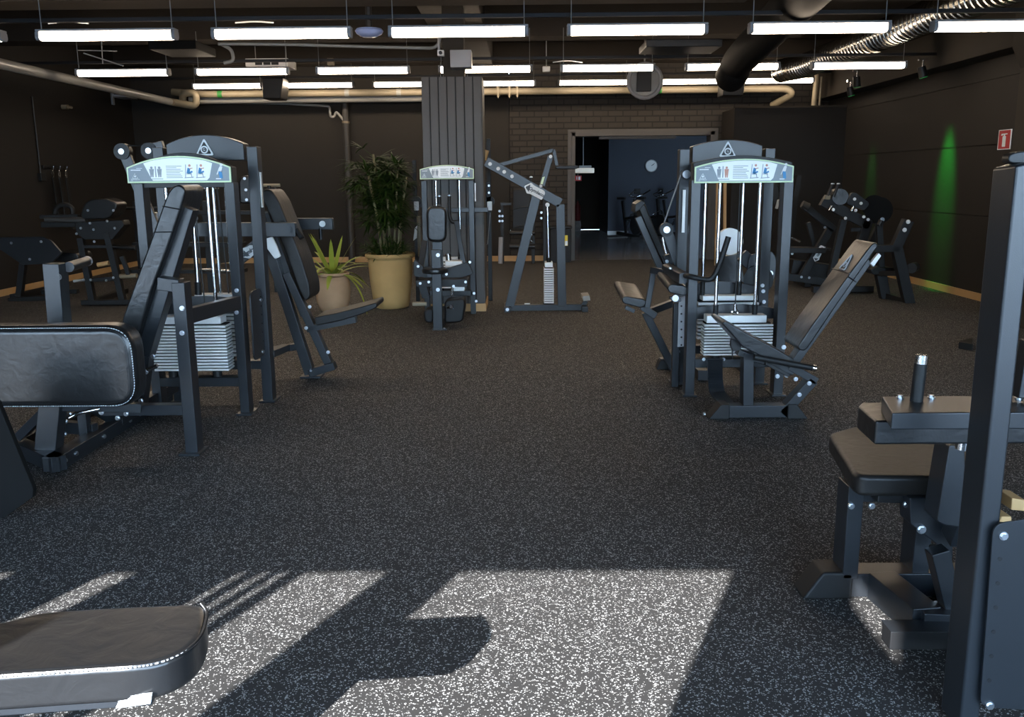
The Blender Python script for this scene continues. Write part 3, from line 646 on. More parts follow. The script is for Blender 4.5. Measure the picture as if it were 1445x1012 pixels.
# seat carrier (seat stands behind the frame)
YS = 6.72
bar(B, 'seat_strut', W(364, 300, YS), W(438, 527, YS), .075, .08)
bar(B, 'seat_strut', W(405, 385, YS), W(464, 512, YS), .06, .08)
bar(B, 'foot_bar', W(437, 526, YS), W(473, 515, YS), .06, .10); build(MB().box(-1.72, -1.56, YS - .02, YS + .14, 0, .016), 'foot_plate', 'steel', B, .002)
bar(B, 'floor_brace', W(384, 494, YS), W(432, 487, YS), .05, .07); bar(B, 'floor_brace', W(380, 500, 6.1), W(404, 490, YS), .05, .07)
for p in ((439, 523), (463, 497), (405, 492), (432, 463), (437, 433)): bolt(B, W(*p, YS - .042))
prof = [W(*p, 6.62) for p in ((366, 274), (372, 267), (382, 267), (393, 283), (410, 325), (426, 366), (437, 402), (438, 420), (430, 426), (421, 408), (402, 355), (384, 312))]
pad(B, 'back_pad', prof, (0, .34, 0), .03, .018, 'leather_brown')
bar(B, 'back_carrier', W(376, 300, 6.80), W(430, 445, 6.80), .05, .08)
prof = [W(*p, 6.60) for p in ((443, 448), (474, 442), (506, 434), (531, 427), (532, 434), (510, 444), (476, 454), (446, 460))]
pad(B, 'seat_pad', prof, (0, .36, 0), .015, .014, 'leather_brown')
bar(B, 'seat_arm', W(434, 464, YS), W(503, 450, YS), .05, .08)
# press arms and sticker
bar(B, 'press_arm', W(262, 324, 6.42), W(418, 324, 6.42), .10, .06)
bolt(B, W(407, 324, 6.388), (0, -1, 0), .03, .008, 'steel'); rod(B, 'handle', W(418, 324, 6.42), W(426, 336, 6.40), .02, 'rubber')
bar(B, 'press_arm', W(404, 316, 7.12), W(470, 316, 7.12), .09, .06); bolt(B, W(455, 316, 7.08), (0, -1, 0), .025, .02, 'white'); rod(B, 'handle', W(452, 322, 7.1), W(453, 338, 7.1), .014, 'steel_dark')
rod(B, 'pull_pin', W(398, 304, 6.9), W(412, 303, 6.9), .015, 'chrome')
slab(B, 'angle_quadrant', [W(*p, 6.5) for p in ((372, 338), (384, 334), (390, 346), (396, 362), (388, 366), (376, 350))], (0, .02, 0), 'plate_steel', .01)
logo_sticker(B, W(341, 362, 6.48), W(360, 350, 6.48), .075, (0, -1, 0))
bar(B, 'lever_bar', W(330, 372, 6.52), W(364, 345, 6.52), .085, .05)
# lever at the upper left with its pulley link
Yv = 6.25
bar(B, 'lever_arm', W(175, 214, Yv), W(222, 330, Yv), .075, .03); bar(B, 'lever_bracket', W(208, 214, Yv), W(232, 208, Yv), .09, .04)
for p in ((174, 214), (212, 213)):
    c = W(*p, Yv); build(MB().cyl(c + Vector((0, -.03, 0)), c + Vector((0, .03, 0)), .055, n=20), 'pulley', 'steel_dark', B); bolt(B, c + Vector((0, -.032, 0)), r=.02)
tubep(B, 'cable', [W(176, 206, Yv), W(212, 205, Yv)], .005, 'black_cable', 6)
bar(B, 'swing_arm', W(217, 352, Yv), W(222, 330, Yv), .05, .04); build(MB().prism([W(*p, Yv + .1) for p in ((210, 300), (226, 300), (228, 332), (208, 332))], (0, .1, 0)), 'counterweight', 'plate_steel', B, .006)

# ------------------------------------------------------------------ machine C: right front, user faces left
YC = 6.06
C = thing('leg_extension_machine', (1.5, 5.8, 0), 'black weight machine on the right with bright sign and long reclined backrest leaning right', 'exercise machine')
xl, xr = sx(983, YC), sx(1112, YC)
xr = (xr + G(1100, 559).x) / 2; xl = (xl + G(971, 557).x) / 2
post(C, 'upright_post', xl, YC, 0, 1.49, .065); post(C, 'upright_post', xr, YC, 0, 1.49, .065)
for x in (xl, xr): build(MB().box(x - .05, x + .05, YC - .03, YC + .14, 0, .012), 'foot_plate', 'steel', C, .002)
placard(C, sx(979, YC), sx(1118, YC), sz(258, YC, 1050), sz(235, YC, 1050), sz(224, YC, 1050), YC - .02, 1)
ar = [(xl - .02, YC + .02, 1.47), (xl - .02, YC + .02, sz(229, YC, 1050))] + [(xl + (xr - xl) * t / 10, YC + .02, sz(229, YC, 1050) + .045 * (1 - (t / 5 - 1) ** 2)) for t in range(1, 10)] + [(xr + .02, YC + .02, sz(229, YC, 1050)), (xr + .02, YC + .02, 1.47)]
build(MB().prism(ar, (0, .09, 0)), 'top_cover', 'steel_dark', C, .004)
bar(C, 'lower_crossbar', (xl, YC + .05, sz(513, YC, 1040)), (xr, YC + .05, sz(513, YC, 1040)), .06, .09)
s0, s1 = sx(991, YC + .04, 480), sx(1087, YC + .04, 480)
stack(C, s0, s1, YC - .02, YC + .10, sz(501, YC, 1040), sz(456, YC, 1040), 11, (sx(997, YC, 450), sx(1081, YC, 450)), .055)
g = [(xl, YC + .16, sz(450, YC + .16, 1040))] + [(xl + (xr - xl) * t / 10, YC + .16, sz(436, YC + .16, 1040) + .035 * (1 - (t / 5 - 1) ** 2)) for t in range(11)] + [(xr, YC + .16, sz(450, YC + .16, 1040))]
build(MB().prism(g, (0, .012, 0)), 'guide_cover', 'steel', C, .002)
for px, pb in ((1017.5, 1009), (1074.5, 1064)):
    x0_, x1_ = sx(px, YC + .04), sx(pb, YC + .04, 430); x = (x0_ + x1_) / 2
    rod(C, 'guide_rod', (x, YC + .04, sz(446, YC, 1040)), (x, YC + .04, 1.49), .0125); rod(C, 'rod_sleeve', (x, YC + .04, sz(446, YC, 1040)), (x, YC + .04, sz(431, YC, 1040)), .018, 'rubber')
xm = (sx(1050, YC) + sx(1036, YC, 440)) / 2
tubep(C, 'cable', [(xm, YC + .04, sz(446, YC, 1040)), (xm, YC + .04, 1.48)], .004, 'black_cable', 6)
build(MB().tube([(xm + .02 * math.cos(t * .63), YC + .04, sz(442, YC, 1040) + .02 * math.sin(t * .63)) for t in range(10)], .006, 6, True), 'eye_bolt', 'chrome', C); rod(C, 'cable_end', (xm, YC + .04, sz(440, YC, 1040)), (xm, YC + .04, sz(430, YC, 1040)), .012, 'chrome')
for px, py in ((993, 507), (1021, 507), (1070, 510)): bolt(C, W(px, py, YC - .0), r=.012)
bolt(C, W(1106, 490, YC - .002), r=.016)
# T-shaped base, upright and spine
YT = 5.50
x0, x1 = G(1003, 590).x, G(1137, 592).x
bar(C, 'base_beam', (x0 + .06, YT, .045), (x1 - .06, YT, .045), .08, .09)
for s, x in ((1, x0), (-1, x1)): build(MB().prism([(x - .02 * s, YT - .06, 0), (x + .11 * s, YT - .06, 0), (x + .11 * s, YT - .06, .095), (x + .055 * s, YT - .06, .095)], (0, .12, 0)), 'foot_cap', 'rubber', C, .006)
bolt(C, (x0 - .035, YT, .02), (-1, 0, 0), r=.014)
sp = smooth_path([(W(1008, 530, YC).x, YC, .26), (W(1010, 545, 5.9).x, 5.93, .16), (W(1010, 552, 5.9).x, 5.88, .075), (W(1030, 585, YT).x, YT, .05)], .06)
for a, b_ in zip(sp, sp[1:]): pass
spm = MB()
for i in range(len(sp) - 1): spm.bar(sp[i], sp[i + 1], .02, .10, ref=(1, 0, 0))
build(spm, 'spine_bar', 'steel', C)
build(MB().box(sp[0].x - .06, sp[0].x + .06, YC - .012, YC + .0, .22, .27), 'spine_plate', 'steel', C, .003)
bar(C, 'seat_post', (W(1054, 560, YT).x, YT, .085), (W(1054, 505, YT).x, YT, sz(497, YT, 1054)), .066, .09)
bar(C, 'back_strut', W(1102, 583, YT), W(1146, 535, YT), .06, .09); bar(C, 'back_strut', W(1150, 537, YT), W(1112, 515, YT), .05, .09)
for p in ((1142, 541), (1128, 557), (1097, 531), (1110, 530), (1123, 535)): bolt(C, W(*p, YT - .047))
# backrest
Yb = 5.40
prof = [W(*p, Yb) for p in ((1121, 487), (1129, 494), (1140, 492), (1160, 464), (1190, 420), (1219, 376), (1236, 352), (1240, 345), (1231, 341), (1215, 349), (1204, 366), (1180, 404), (1152, 446))]
prof = [W(*p, Yb) for p in ((1124, 492), (1136, 497), (1148, 480), (1176, 438), (1205, 396), (1232, 358), (1241, 346), (1234, 341), (1226, 350), (1205, 378), (1176, 418), (1148, 456))]
bk = pad(C, 'back_pad', prof, (0, .30, 0), .03, .018, 'leather')
for pa, pb in (((1196, 390), (1208, 398)),): build(MB().tube([W(*pa, Yb - .002), W(*pb, Yb - .002)], .004, 6), 'seam', 'leather', bk)
d1 = W(1176, 418, Yb); d2 = W(1205, 378, Yb); ax = (d2 - d1).normalized(); nb = Vector((-ax.z, 0, ax.x)); nb = nb if nb.x < 0 else -nb
sc_ = d1 + (d2 - d1) * 1.0 + nb * .003; sc_.y = Yb + .15
build(MB().tube([Vector((d1 + (d2 - d1) * .80).to_tuple()) + nb * .002 + Vector((0, t * .30 / 6, 0)) for t in range(7)], .004, 6), 'seam', 'leather', bk)
yv = Vector((0, -1, 0))
tri = [sc_ + ax * .085, sc_ - ax * .03 + Vector((0, .05, 0)), sc_ - ax * .03 - Vector((0, .05, 0))]
tl = build(MB().tube(roundpoly(tri, .02, 4), .004, 6, True), 'emblem', 'stitch', bk); build(MB().tube([sc_ + ax * (.005 + .017 * math.cos(t * .63)) + Vector((0, .017 * math.sin(t * .63), 0)) for t in range(10)], .003, 6, True), 'emblem_ring', 'stitch', tl)
bar(C, 'back_carrier', W(1107, 526, 5.55), W(1222, 366, 5.55), .05, .10)
slab(C, 'adjusting_pin', [W(*p, 5.48) for p in ((1228, 372), (1240, 357), (1244, 361), (1233, 377))], (0, .03, 0), 'plate_steel')
# seat
prof = [W(*p, 5.36) for p in ((1018, 456), (1024, 453), (1060, 474), (1095, 492), (1122, 508), (1124, 516), (1116, 518), (1080, 506), (1048, 490), (1040, 480))]
pad(C, 'seat_pad', prof, (0, .33, 0), .02, .014, 'leather')
bar(C, 'seat_rail', W(1040, 496, 5.5), W(1118, 524, 5.5), .04, .08)
rod(C, 'handle', W(1064, 504, 5.32), W(1146, 519, 5.32), .019, 'rubber'); rod(C, 'handle_cap', W(1146, 519, 5.32), W(1151, 520, 5.32), .02, 'chrome')
slab(C, 'pivot_plate', [W(*p, 5.42) for p in ((1032, 478), (1046, 484), (1046, 494), (1034, 496), (1031, 488))], (0, .03, 0), 'steel_dark')
bar(C, 'adjusting_arm', W(1080, 512, 5.45), W(1113, 530, 5.45), .022, .03, 'steel_dark'); tubep(C, 'wire_link', [W(1033, 494, 5.45), W(1034, 508, 5.45)], .004, 'black_cable', 6)

# ------------------------------------------------------------------ machine D: right rear, user faces left
YD = 6.42
D = thing('rear_kick_machine', (1.35, 6.9, 0), 'black weight machine behind the right sign, with small square roller pads on its left', 'exercise machine')
dx0, dx1 = (sx(966, YD) + G(955, 541).x) / 2, (sx(1087, YD) + G(1069, 541).x) / 2
arch_frame(D, dx0, dx1, YD, sz(206, YD, 1025), sz(197, YD, 1025), zlow=sz(231, YD, 980), ze=sz(212.5, YD, 1028))
for px, pb in ((997, 990), (1050, 1042)):
    x = (sx(px, YD + .05) + sx(pb, YD + .05, 415)) / 2; rod(D, 'guide_rod', (x, YD + .05, .66), (x, YD + .05, 1.55), .0125); rod(D, 'rod_sleeve', (x, YD + .05, .66), (x, YD + .05, .76), .018, 'rubber')
s0, s1 = sx(982, YD + .05, 480), sx(1070, YD + .05, 480)
stack(D, s0, s1, YD + .0, YD + .12, .34, .62, 10, None, .04)
g = [(dx0, YD + .14, .60)] + [(dx0 + (dx1 - dx0) * t / 10, YD + .14, .70 + .05 * (1 - (t / 5 - 1) ** 2)) for t in range(11)] + [(dx1, YD + .14, .60)]
build(MB().prism(g, (0, .012, 0)), 'guide_cover', 'steel', D, .002)
slab(D, 'scale_rail', [W(*p, 6.30) for p in ((958, 420), (967, 418), (966, 489), (956, 490))], (0, .012, 0), 'plastic_grey')
for i in range(6): bolt(D, W(961.5, 432 + i * 11, 6.298), (0, -1, 0), .007, .003, 'steel_dark')
bolt(D, W(957, 496, 6.37)); post(D, 'front_leg', W(954, 500, 6.34).x, 6.34, 0, .62, .05, .06)
build(MB().box(dx0 - .01, dx0 + .01, YD - .02, YD - .012, sz(330, YD), sz(270, YD)), 'scale_strip', 'plate_steel', D)
for p in ((1076, 403), (1077, 411), (1078, 426)): bolt(D, W(*p, YD - .002))
# pulleys and lever
c = W(969, 246, 6.36); build(MB().prism(roundpoly([W(*p, 6.36) for p in ((961, 240), (978, 237), (979, 253), (963, 253))], .04), (0, .05, 0)), 'pulley_bracket', 'steel', D, .004); bolt(D, c, r=.03)
c2 = W(940, 324, 6.5); bar(D, 'lever_arm', W(940, 324, 6.5), W(962, 384, 6.5), .075, .04); build(MB().cyl(c2 + Vector((0, -.03, 0)), c2 + Vector((0, .03, 0)), .05, n=20), 'pulley', 'steel_dark', D); bolt(D, c2 + Vector((0, -.032, 0)), r=.025)
tubep(D, 'cable', [W(962, 243, 6.4), W(936, 318, 6.5)], .005, 'pipe_grey', 6); tubep(D, 'turnbuckle', [W(935, 335, 6.5), W(937, 346, 6.5), W(940, 358, 6.5)], .013, 'chrome')
# back pad leaning left
prof = [W(*p, 6.95) for p in ((899, 289), (904, 284), (911, 288), (922, 318), (935, 348), (945, 372), (938, 378), (926, 352), (912, 322))]
pad(D, 'back_pad', prof, (0, .28, 0), .025, .015, 'leather_brown'); bar(D, 'back_carrier', W(900, 306, 6.9), W(934, 384, 6.9), .05, .06)
slab(D, 'pad_end', [W(*p, 6.93) for p in ((897, 288), (905, 283), (911, 286), (903, 296), (896, 300))], (0, .25, 0), 'leather_brown')
slab(D, 'pad_bracket', [W(*p, 6.7) for p in ((936, 362), (946, 358), (950, 372), (941, 376))], (0, .05, 0), 'steel')
bolt(D, W(941, 369, 6.69))
# roller pads: block shaped, long axis to the back
def block_pad(name, pts, Y, far, near, Yf, m='leather'): return pad(D, name, [W(*p, Y) for p in pts], W(*far, Yf) - W(*near, Y), .03, .014, m)
block_pad('ankle_pad', ((881, 418), (912, 423), (911, 432), (905, 435), (880, 429), (877, 423)), 6.5, (868, 397), (880, 419), 6.9)
bar(D, 'pad_mount', W(882, 433, 6.58), W(895, 439, 6.58), .03, .06)
block_pad('shin_pad', ((945, 401), (970, 404), (971, 414), (966, 418), (945, 414), (942, 408)), 6.12, (928, 383), (944, 402), 6.38)
build(MB().prism(roundpoly([W(*p, 6.14) for p in ((945, 418), (961, 420), (962, 427), (946, 424))], .02), (0, .05, 0)), 'pad_mount', 'steel', D, .003); bolt(D, W(953, 421, 6.13), r=.024)
slab(D, 'arm_box', [W(*p, 6.12) for p in ((959, 386), (971, 384), (970, 399), (958, 401))], W(934, 373, 6.38) - W(959, 386, 6.12), 'steel', .01)
for p in ((946, 379), (957, 383)): bolt(D, W(*p, 6.24), (0, 0, 1))
bar(D, 'arm_link', W(920, 381, 6.46), W(952, 388, 6.30), .045, .05); bar(D, 'arm_link', W(922, 383, 6.52), W(913, 434, 6.52), .04, .05); bar(D, 'arm_link', W(905, 432, 6.6), W(925, 446, 6.6), .05, .06)
bar(D, 'base_strut', W(910, 440, 6.9), W(950, 520, 6.9), .06, .07); bar(D, 'base_strut', W(916, 440, 6.8), W(956, 425, 6.7), .05, .07)
bar(D, 'base_beam', (G(927, 515).x, 7.0, .045), (dx0 + .1, 7.0, .045), .08, .08); build(MB().prism([(G(922, 515).x, 6.95, 0), (G(940, 515).x, 6.95, 0), (G(940, 515).x, 6.95, .09), (G(926, 515).x, 6.95, .07)], (0, .1, 0)), 'foot_cap', 'rubber', D, .005)
bar(D, 'spine_bar', (dx0 + .2, 6.5, .05), (dx0 + .2, 7.0, .05), .08, .08)
tubep(D, 'handle', smooth_path([W(966, 389, 6.16), W(973, 390, 6.0), W(1000, 396, 6.0), W(1008, 390, 6.0), W(1016, 372, 6.0), W(1028, 334, 6.0)], .06), .019, 'rubber', 12)
# swing plate with pulley at the right post
slab(D, 'cam_plate', [W(*p, 6.75) for p in ((1058, 360), (1090, 354), (1096, 366), (1094, 392), (1082, 412), (1058, 412), (1050, 395), (1054, 385))], (0, .03, 0), 'steel', .03)
build(MB().cyl(W(1070, 395, 6.70), W(1070, 395, 6.76), .11, n=28), 'cam_wheel', 'steel_dark', D)
bolt(D, W(1087, 386, 6.74), r=.022)
bar(D, 'crank_bar', W(1046, 360, 6.8), W(1066, 378, 6.8), .10, .05)
c = W(1030, 341, 7.4); build(MB().cyl(c, c + Vector((0, .05, 0)), .11, n=32).cyl(c - Vector((0, .01, 0)), c, .03, n=16), 'chrome_hub', 'plate_steel', D); bar(D, 'hub_arm', c + Vector((0, .07, -.12)), c + Vector((.05, .07, -.36)), .20, .05, 'leather')
bar(D, 'hub_support', c + Vector((.03, .09, -.3)), (c.x + .03, c.y + .09, 0), .08, .06); bar(D, 'hub_foot', (c.x + .03, c.y + .4, .04), (c.x + .03, 6.5, .04), .08, .08)
slab(D, 'foot_board', [G(993, 425), G(1036, 400), G(1058, 400), G(1040, 425)], (0, 0, .03), 'steel_dark', 0)

# ------------------------------------------------------------------ machine E: in front of the column
YE = 10.02
E_ = thing('hip_abduction_machine', (-.85, 9.5, 0), 'black weight machine in front of the slatted column, with round seat and small arched sign', 'exercise machine')
ex0, ex1 = sx(598, YE), G(668, 443).x
post(E_, 'upright_post', ex0, YE, 0, 1.5, .06, .09); post(E_, 'upright_post', ex1, YE, 0, 1.5, .06, .09)
placard(E_, sx(593, YE), sx(669, YE), sz(252, YE), sz(238, YE), sz(232, YE), YE - .02)
bar(E_, 'lower_crossbar', (ex0, YE + .04, .24), (ex1, YE + .04, .24), .06, .08)
bar(E_, 'middle_crossbar', (ex0, YE + .06, sz(296, YE)), (sx(688, YE), YE + .06, sz(296, YE)), .05, .05)
ex_s0, ex_s1 = sx(604, YE), sx(652, YE)
stack(E_, ex_s0 + .06, ex_s1 - .04, YE - .0, YE + .1, .30, .60, 9, None, .05)
for px in (615, 648):
    x = sx(px, YE + .03); rod(E_, 'guide_rod', (x, YE + .03, .65), (x, YE + .03, 1.5), .012)
build(MB().box(sx(669.5, YE), sx(671, YE), YE + .02, YE + .05, sz(284, YE), sz(258, YE)), 'scale_strip', 'plate_steel', E_)
YF_ = 8.93
post(E_, 'front_leg', G(618, 466).x, YF_, 0, sz(352, YF_), .095, .06)
build(MB().box(G(618, 466).x - .06, G(618, 466).x + .09, YF_ - .01, YF_ + .1, 0, .014), 'foot_plate', 'steel', E_, .002)
for py in (360, 409): bolt(E_, W(618, py, YF_ - .002), r=.02)
bolt(E_, W(627, 466, 8.95) + Vector((0, 0, .02)), (0, 0, 1), r=.014)
yb = 9.0
pad(E_, 'back_pad', [W(*p, yb) for p in ((601, 291), (630, 291), (630, 342), (602, 342))], (0, .09, 0), .08, .03)
bar(E_, 'back_post', W(617, 340, yb + .12), W(619, 378, yb + .08), .10, .05); bar(E_, 'back_post', W(616, 300, yb + .12), W(617, 345, yb + .12), .06, .05)
c = W(614, 379, 9.0); build(MB().lathe((c.x, c.y + .0, c.z - .05), [(.10, 0), (.128, .008), (.135, .03), (.125, .055), (.10, .062)], 28), 'seat_pad', 'leather', E_); build(MB().box(c.x - .08, c.x + .07, c.y - .06, c.y + .06, c.z - .085, c.z - .05), 'seat_bracket', 'steel', E_, .005)
bar(E_, 'base_beam', (G(618, 466).x, YF_ + .05, .05), (G(618, 466).x, YE + .05, .05), .08, .09)
slab(E_, 'side_frame', [W(*p, 9.1) for p in ((584, 366), (590, 370), (598, 378), (634, 378), (660, 370), (668, 386), (652, 392), (600, 392), (584, 390))], (0, .06, 0), 'steel_dark', .02)
slab(E_, 'side_frame', [W(*p, 9.3) for p in ((586, 396), (660, 394), (660, 405), (588, 405))], (0, .3, 0), 'steel_dark', .02)
slab(E_, 'side_frame', [W(*p, 9.4) for p in ((588, 396), (600, 396), (606, 418), (596, 422))], (0, .1, 0), 'steel_dark', .01)
pad(E_, 'knee_pad', [W(*p, 9.0) for p in ((627, 424), (655, 421), (657, 430), (653, 455), (627, 457))], (0, .22, 0), .05, .025, 'rubber'); pad(E_, 'knee_pad', [W(*p, 9.0) for p in ((597, 437), (612, 435), (612, 456), (599, 456))], (0, .22, 0), .05, .025, 'rubber')
rod(E_, 'foot_peg', W(582, 429, 9.2), W(602, 429, 9.2), .022, 'pipe_beige'); rod(E_, 'adjusting_knob', W(633, 434, 8.98), W(637, 433, 8.9), .02, 'chrome')
tubep(E_, 'handle', smooth_path([W(620, 278, 9.6), W(620, 288, 9.6)], .02), .018, 'rubber'); bolt(E_, W(620, 277, 9.6), (0, 0, 1), r=.02)
tubep(E_, 'handle', smooth_path([W(634, 277, 9.6), W(634, 306, 9.6), (W(638, 314, 9.6)), W(645, 313, 9.6)], .05), .02, 'rubber'); bolt(E_, W(634, 276, 9.6), (0, 0, 1), r=.022)
bar(E_, 'lever_arm', W(644, 312, 9.6), W(656, 382, 9.5), .05, .05); bar(E_, 'lever_arm', W(599, 340, 9.5), W(594, 378, 9.4), .06, .05)
build(MB().box(sx(628, 9.4, 370), sx(652, 9.4, 370), 9.4, 9.6, sz(375, 9.4), sz(368, 9.4)), 'cam_block', 'plate_steel', E_, .006); rod(E_, 'spring_body', W(632, 358, 9.5), W(634, 374, 9.5), .03, 'chrome')
build(MB().box(sx(640, 9.4, 405), sx(656, 9.4, 405), 9.38, 9.5, sz(410, 9.4), sz(403, 9.4)), 'cam_block', 'plate_steel', E_, .006); rod(E_, 'pull_pin', W(638, 404, 9.35), W(638, 418, 9.35), .012, 'chrome')
for px, py in ((593, 400), (605, 398), (657, 398), (663, 370), (669, 414), (672, 425), (640, 404), (630, 387), (612, 440), (590, 376)): bolt(E_, W(px, py, 9.05), r=.014)

# cable tower on the far side of the column: pieces seen on both sides of it
T = thing('cable_tower', (-.75, 11.1, 0), 'black cable tower behind the slatted column, its chrome rods and pulleys showing on both sides', 'exercise machine')
YT2 = 11.15
post(T, 'upright_post', sx(690, YT2), YT2, 0, 2.0, .05, .06, 'steel_dark'); post(T, 'upright_post', sx(585, YT2), YT2, 0, 1.75, .05, .06, 'steel_dark'); bar(T, 'cross_member', (sx(690, YT2), YT2 + .03, 1.2), (sx(585, YT2), YT2 + .03, 1.2), .05, .05)
rod(T, 'bar_handle', W(591, 305, 11.10), W(593, 362, 11.10), .028, 'pipe_beige'); rod(T, 'bar_handle', W(686, 345, 11.10), W(684, 404, 11.10), .02, 'chrome'); rod(T, 'bar_handle', W(683, 226, 11.10), W(687, 212, 11.10), .03, 'wood')
for px, py in ((588, 290), (691, 290)):
    c = W(px, py, 11.09); build(MB().cyl(c + Vector((0, 0, .05)), c + Vector((0, .06, .05)), .06, n=18), 'pulley', 'steel_dark', T); build(MB().box(c.x - .03, c.x + .03, c.y - .05, c.y - .01, c.z - .06, c.z + .05), 'hook_block', 'plate_steel', T, .008)
slab(T, 'name_tag', [W(*p, 11.08) for p in ((585, 322), (589, 318), (588, 336), (583, 340))], (0, .01, 0), 'white')
build(MB().box(sx(686, YT2), sx(693, YT2), YT2 - .06, YT2 - .0, sz(285, YT2), sz(256, YT2)), 'carriage', 'steel_dark', T, .005)
tubep(T, 'cable', [W(692, 300, 11.09), W(688, 345, 11.09)], .005, 'pipe_grey', 6)
for px, py in ((690, 262), (690, 272), (686, 405)): bolt(T, W(px, py, 11.08), r=.014)

# ------------------------------------------------------------------ machine F: pulldown with slanted head beam
YL_ = 10.30
Fm = thing('pulldown_machine', (.3, 10.35, 0), 'black pulldown machine standing side-on right of the column, with slanted head beam and slim stack', 'exercise machine')
bar(Fm, 'base_beam', W(714, 434.5, YL_), W(826, 433, YL_), .07, .08)
bar(Fm, 'rear_post', W(719, 432, YL_), W(757, 276, YL_), .105, .09)
bar(Fm, 'front_post', W(793, 432, YL_), W(790.5, 288, YL_), .10, .09)
bar(Fm, 'head_beam', W(686, 228, YL_), W(791, 287, YL_), .11, .09)
bar(Fm, 'lever_beam', W(705, 233, YL_), W(781, 212, YL_), .045, .06); bar(Fm, 'lever_beam', W(781, 211, YL_), W(786, 234, YL_), .04, .06); bar(Fm, 'lever_strut', W(777, 220, YL_), W(765, 262, YL_), .065, .05)
slab(Fm, 'scale_label', [W(*p, YL_ - .03) for p in ((765.5, 250), (769, 249), (766, 260), (762.5, 260))], (0, .004, 0), 'edge_lime'); 
for p in ((691.5, 231.5), (703, 238), (711.5, 242.5), (722.5, 249)): bolt(Fm, W(*p, YL_ - .047), r=.022, m='white')
for p in ((777, 221), (763, 263)): bolt(Fm, W(*p, YL_ - .035), r=.02, m='white')
bolt(Fm, W(772.5, 289, YL_ - .04), r=.025, m='white'); rod(Fm, 'stop_pin', W(749, 250, YL_), W(749, 258, YL_), .012, 'steel_dark'); bolt(Fm, W(749.5, 250, YL_), (0, 0, 1), r=.018, m='white')
logo_sticker(Fm, W(740, 262, YL_ - .048), W(767.5, 276.5, YL_ - .048), .105, (0, -1, 0))
pad(Fm, 'seat_pad', [W(*p, YL_ - .12) for p in ((784, 234), (816, 233), (816, 237.5), (812, 238.5), (785, 238.5))], (0, .26, 0), .015, .01, 'leather_brown')
stack(Fm, sx(767.5, YL_, 400), sx(781.5, YL_, 400), YL_ - .03, YL_ + .2, sz(428, YL_), sz(378, YL_), 16, (sx(769, YL_, 400), sx(780, YL_, 400)), .06)
rod(Fm, 'guide_rod', W(774.5, 371, YL_ + .05), W(772.5, 292, YL_ + .05), .02); rod(Fm, 'rod_sleeve', W(774.5, 371, YL_ + .04), W(774.3, 364, YL_ + .04), .026, 'rubber')
bar(Fm, 'foot_stand', W(822, 432, YL_), W(827, 424, YL_), .05, .08); slab(Fm, 'foot_step', [W(*p, YL_ - .15) for p in ((822, 418), (832, 417), (833, 424), (823, 425))], (0, .30, 0), 'pipe_grey', .004)
for x in (W(716, 436, YL_).x, W(824, 436, YL_).x): bar(Fm, 'cross_foot', (x, YL_ - .18, .03), (x, YL_ + .30, .03), .06, .07)
bolt(Fm, W(716, 437, YL_ - .19), r=.02); slab(Fm, 'floor_tag', [W(*p, YL_ - .05) for p in ((740, 428), (748, 428), (748, 429.5), (740, 429.5))], (0, .02, 0), 'white')
slab(Fm, 'warning_label', [W(*p, YL_ - .047) for p in ((797, 332), (801.2, 332), (801.2, 347), (797, 347))], (0, .003, 0), 'yellow'); slab(Fm, 'warning_label', [W(*p, YL_ - .05) for p in ((797.3, 340), (801, 340), (801, 346.5), (797.3, 346.5))], (0, .002, 0), 'white')

# ------------------------------------------------------------------ things along the rear wall beside the doorway
YK = 16.2
K = thing('dual_cable_rack', (.1, YK, 0), 'dark cable rack against the brick wall, seen through the pulldown frame', 'exercise machine')
for px in (708, 752): post(K, 'upright_post', sx(px, YK), YK, 0, sz(285, YK) , .06, .06, 'steel_dark')
post(K, 'upright_post', sx(769, YK), YK + .1, 0, sz(262, YK), .06, .06, 'steel_dark')
bar(K, 'crossbar', W(706, 288, YK), W(722, 288, YK), .05, .05); 
for py in (329, 348): rod(K, 'roller', W(719, py, YK - .1), W(755, py, YK - .1), .045, 'leather')
slab(K, 'mesh_panel', [W(*p, YK + .1) for p in ((724, 268), (748, 268), (748, 322), (724, 322))], (0, .03, 0), 'steel_dark', .02)
for py in (296, 322): tubep(K, 'hose', smooth_path([W(724, py, YK + .05), W(736, py - 4, YK + .05), W(748, py - 4, YK + .05)], .2), .012, 'steel')
for px, py in ((705, 298), (705, 305), (709, 312), (705, 312), (709, 305), (764, 300), (764, 308)): bolt(K, W(px, py, YK - .04), r=.022)
tubep(K, 'chain', [W(751, 331, YK - .15), W(748, 336, YK - .15), W(750, 341, YK - .15)], .02, 'chrome')
for px in (706, 708): rod(K, 'storage_pin', W(px, 335, YK - .05), W(px - 1, 372, YK - .05), .03, 'plastic_grey')
bn = build(MB().prism(roundpoly([(sx(776, 16.5), 16.35, .0), (sx(806, 16.5), 16.35, .0), (sx(806, 16.5), 16.35, .62), (sx(776, 16.5), 16.35, .62)], .05), (0, .35, 0)).box(sx(775, 16.5), sx(807, 16.5), 16.33, 16.72, .62, .66), 'waste_bin', 'rubber', None, .01, base=(sx(790, 16.5), 16.5, 0)); tag(bn, 'black bin standing left of the doorway behind the pulldown post', 'bin')

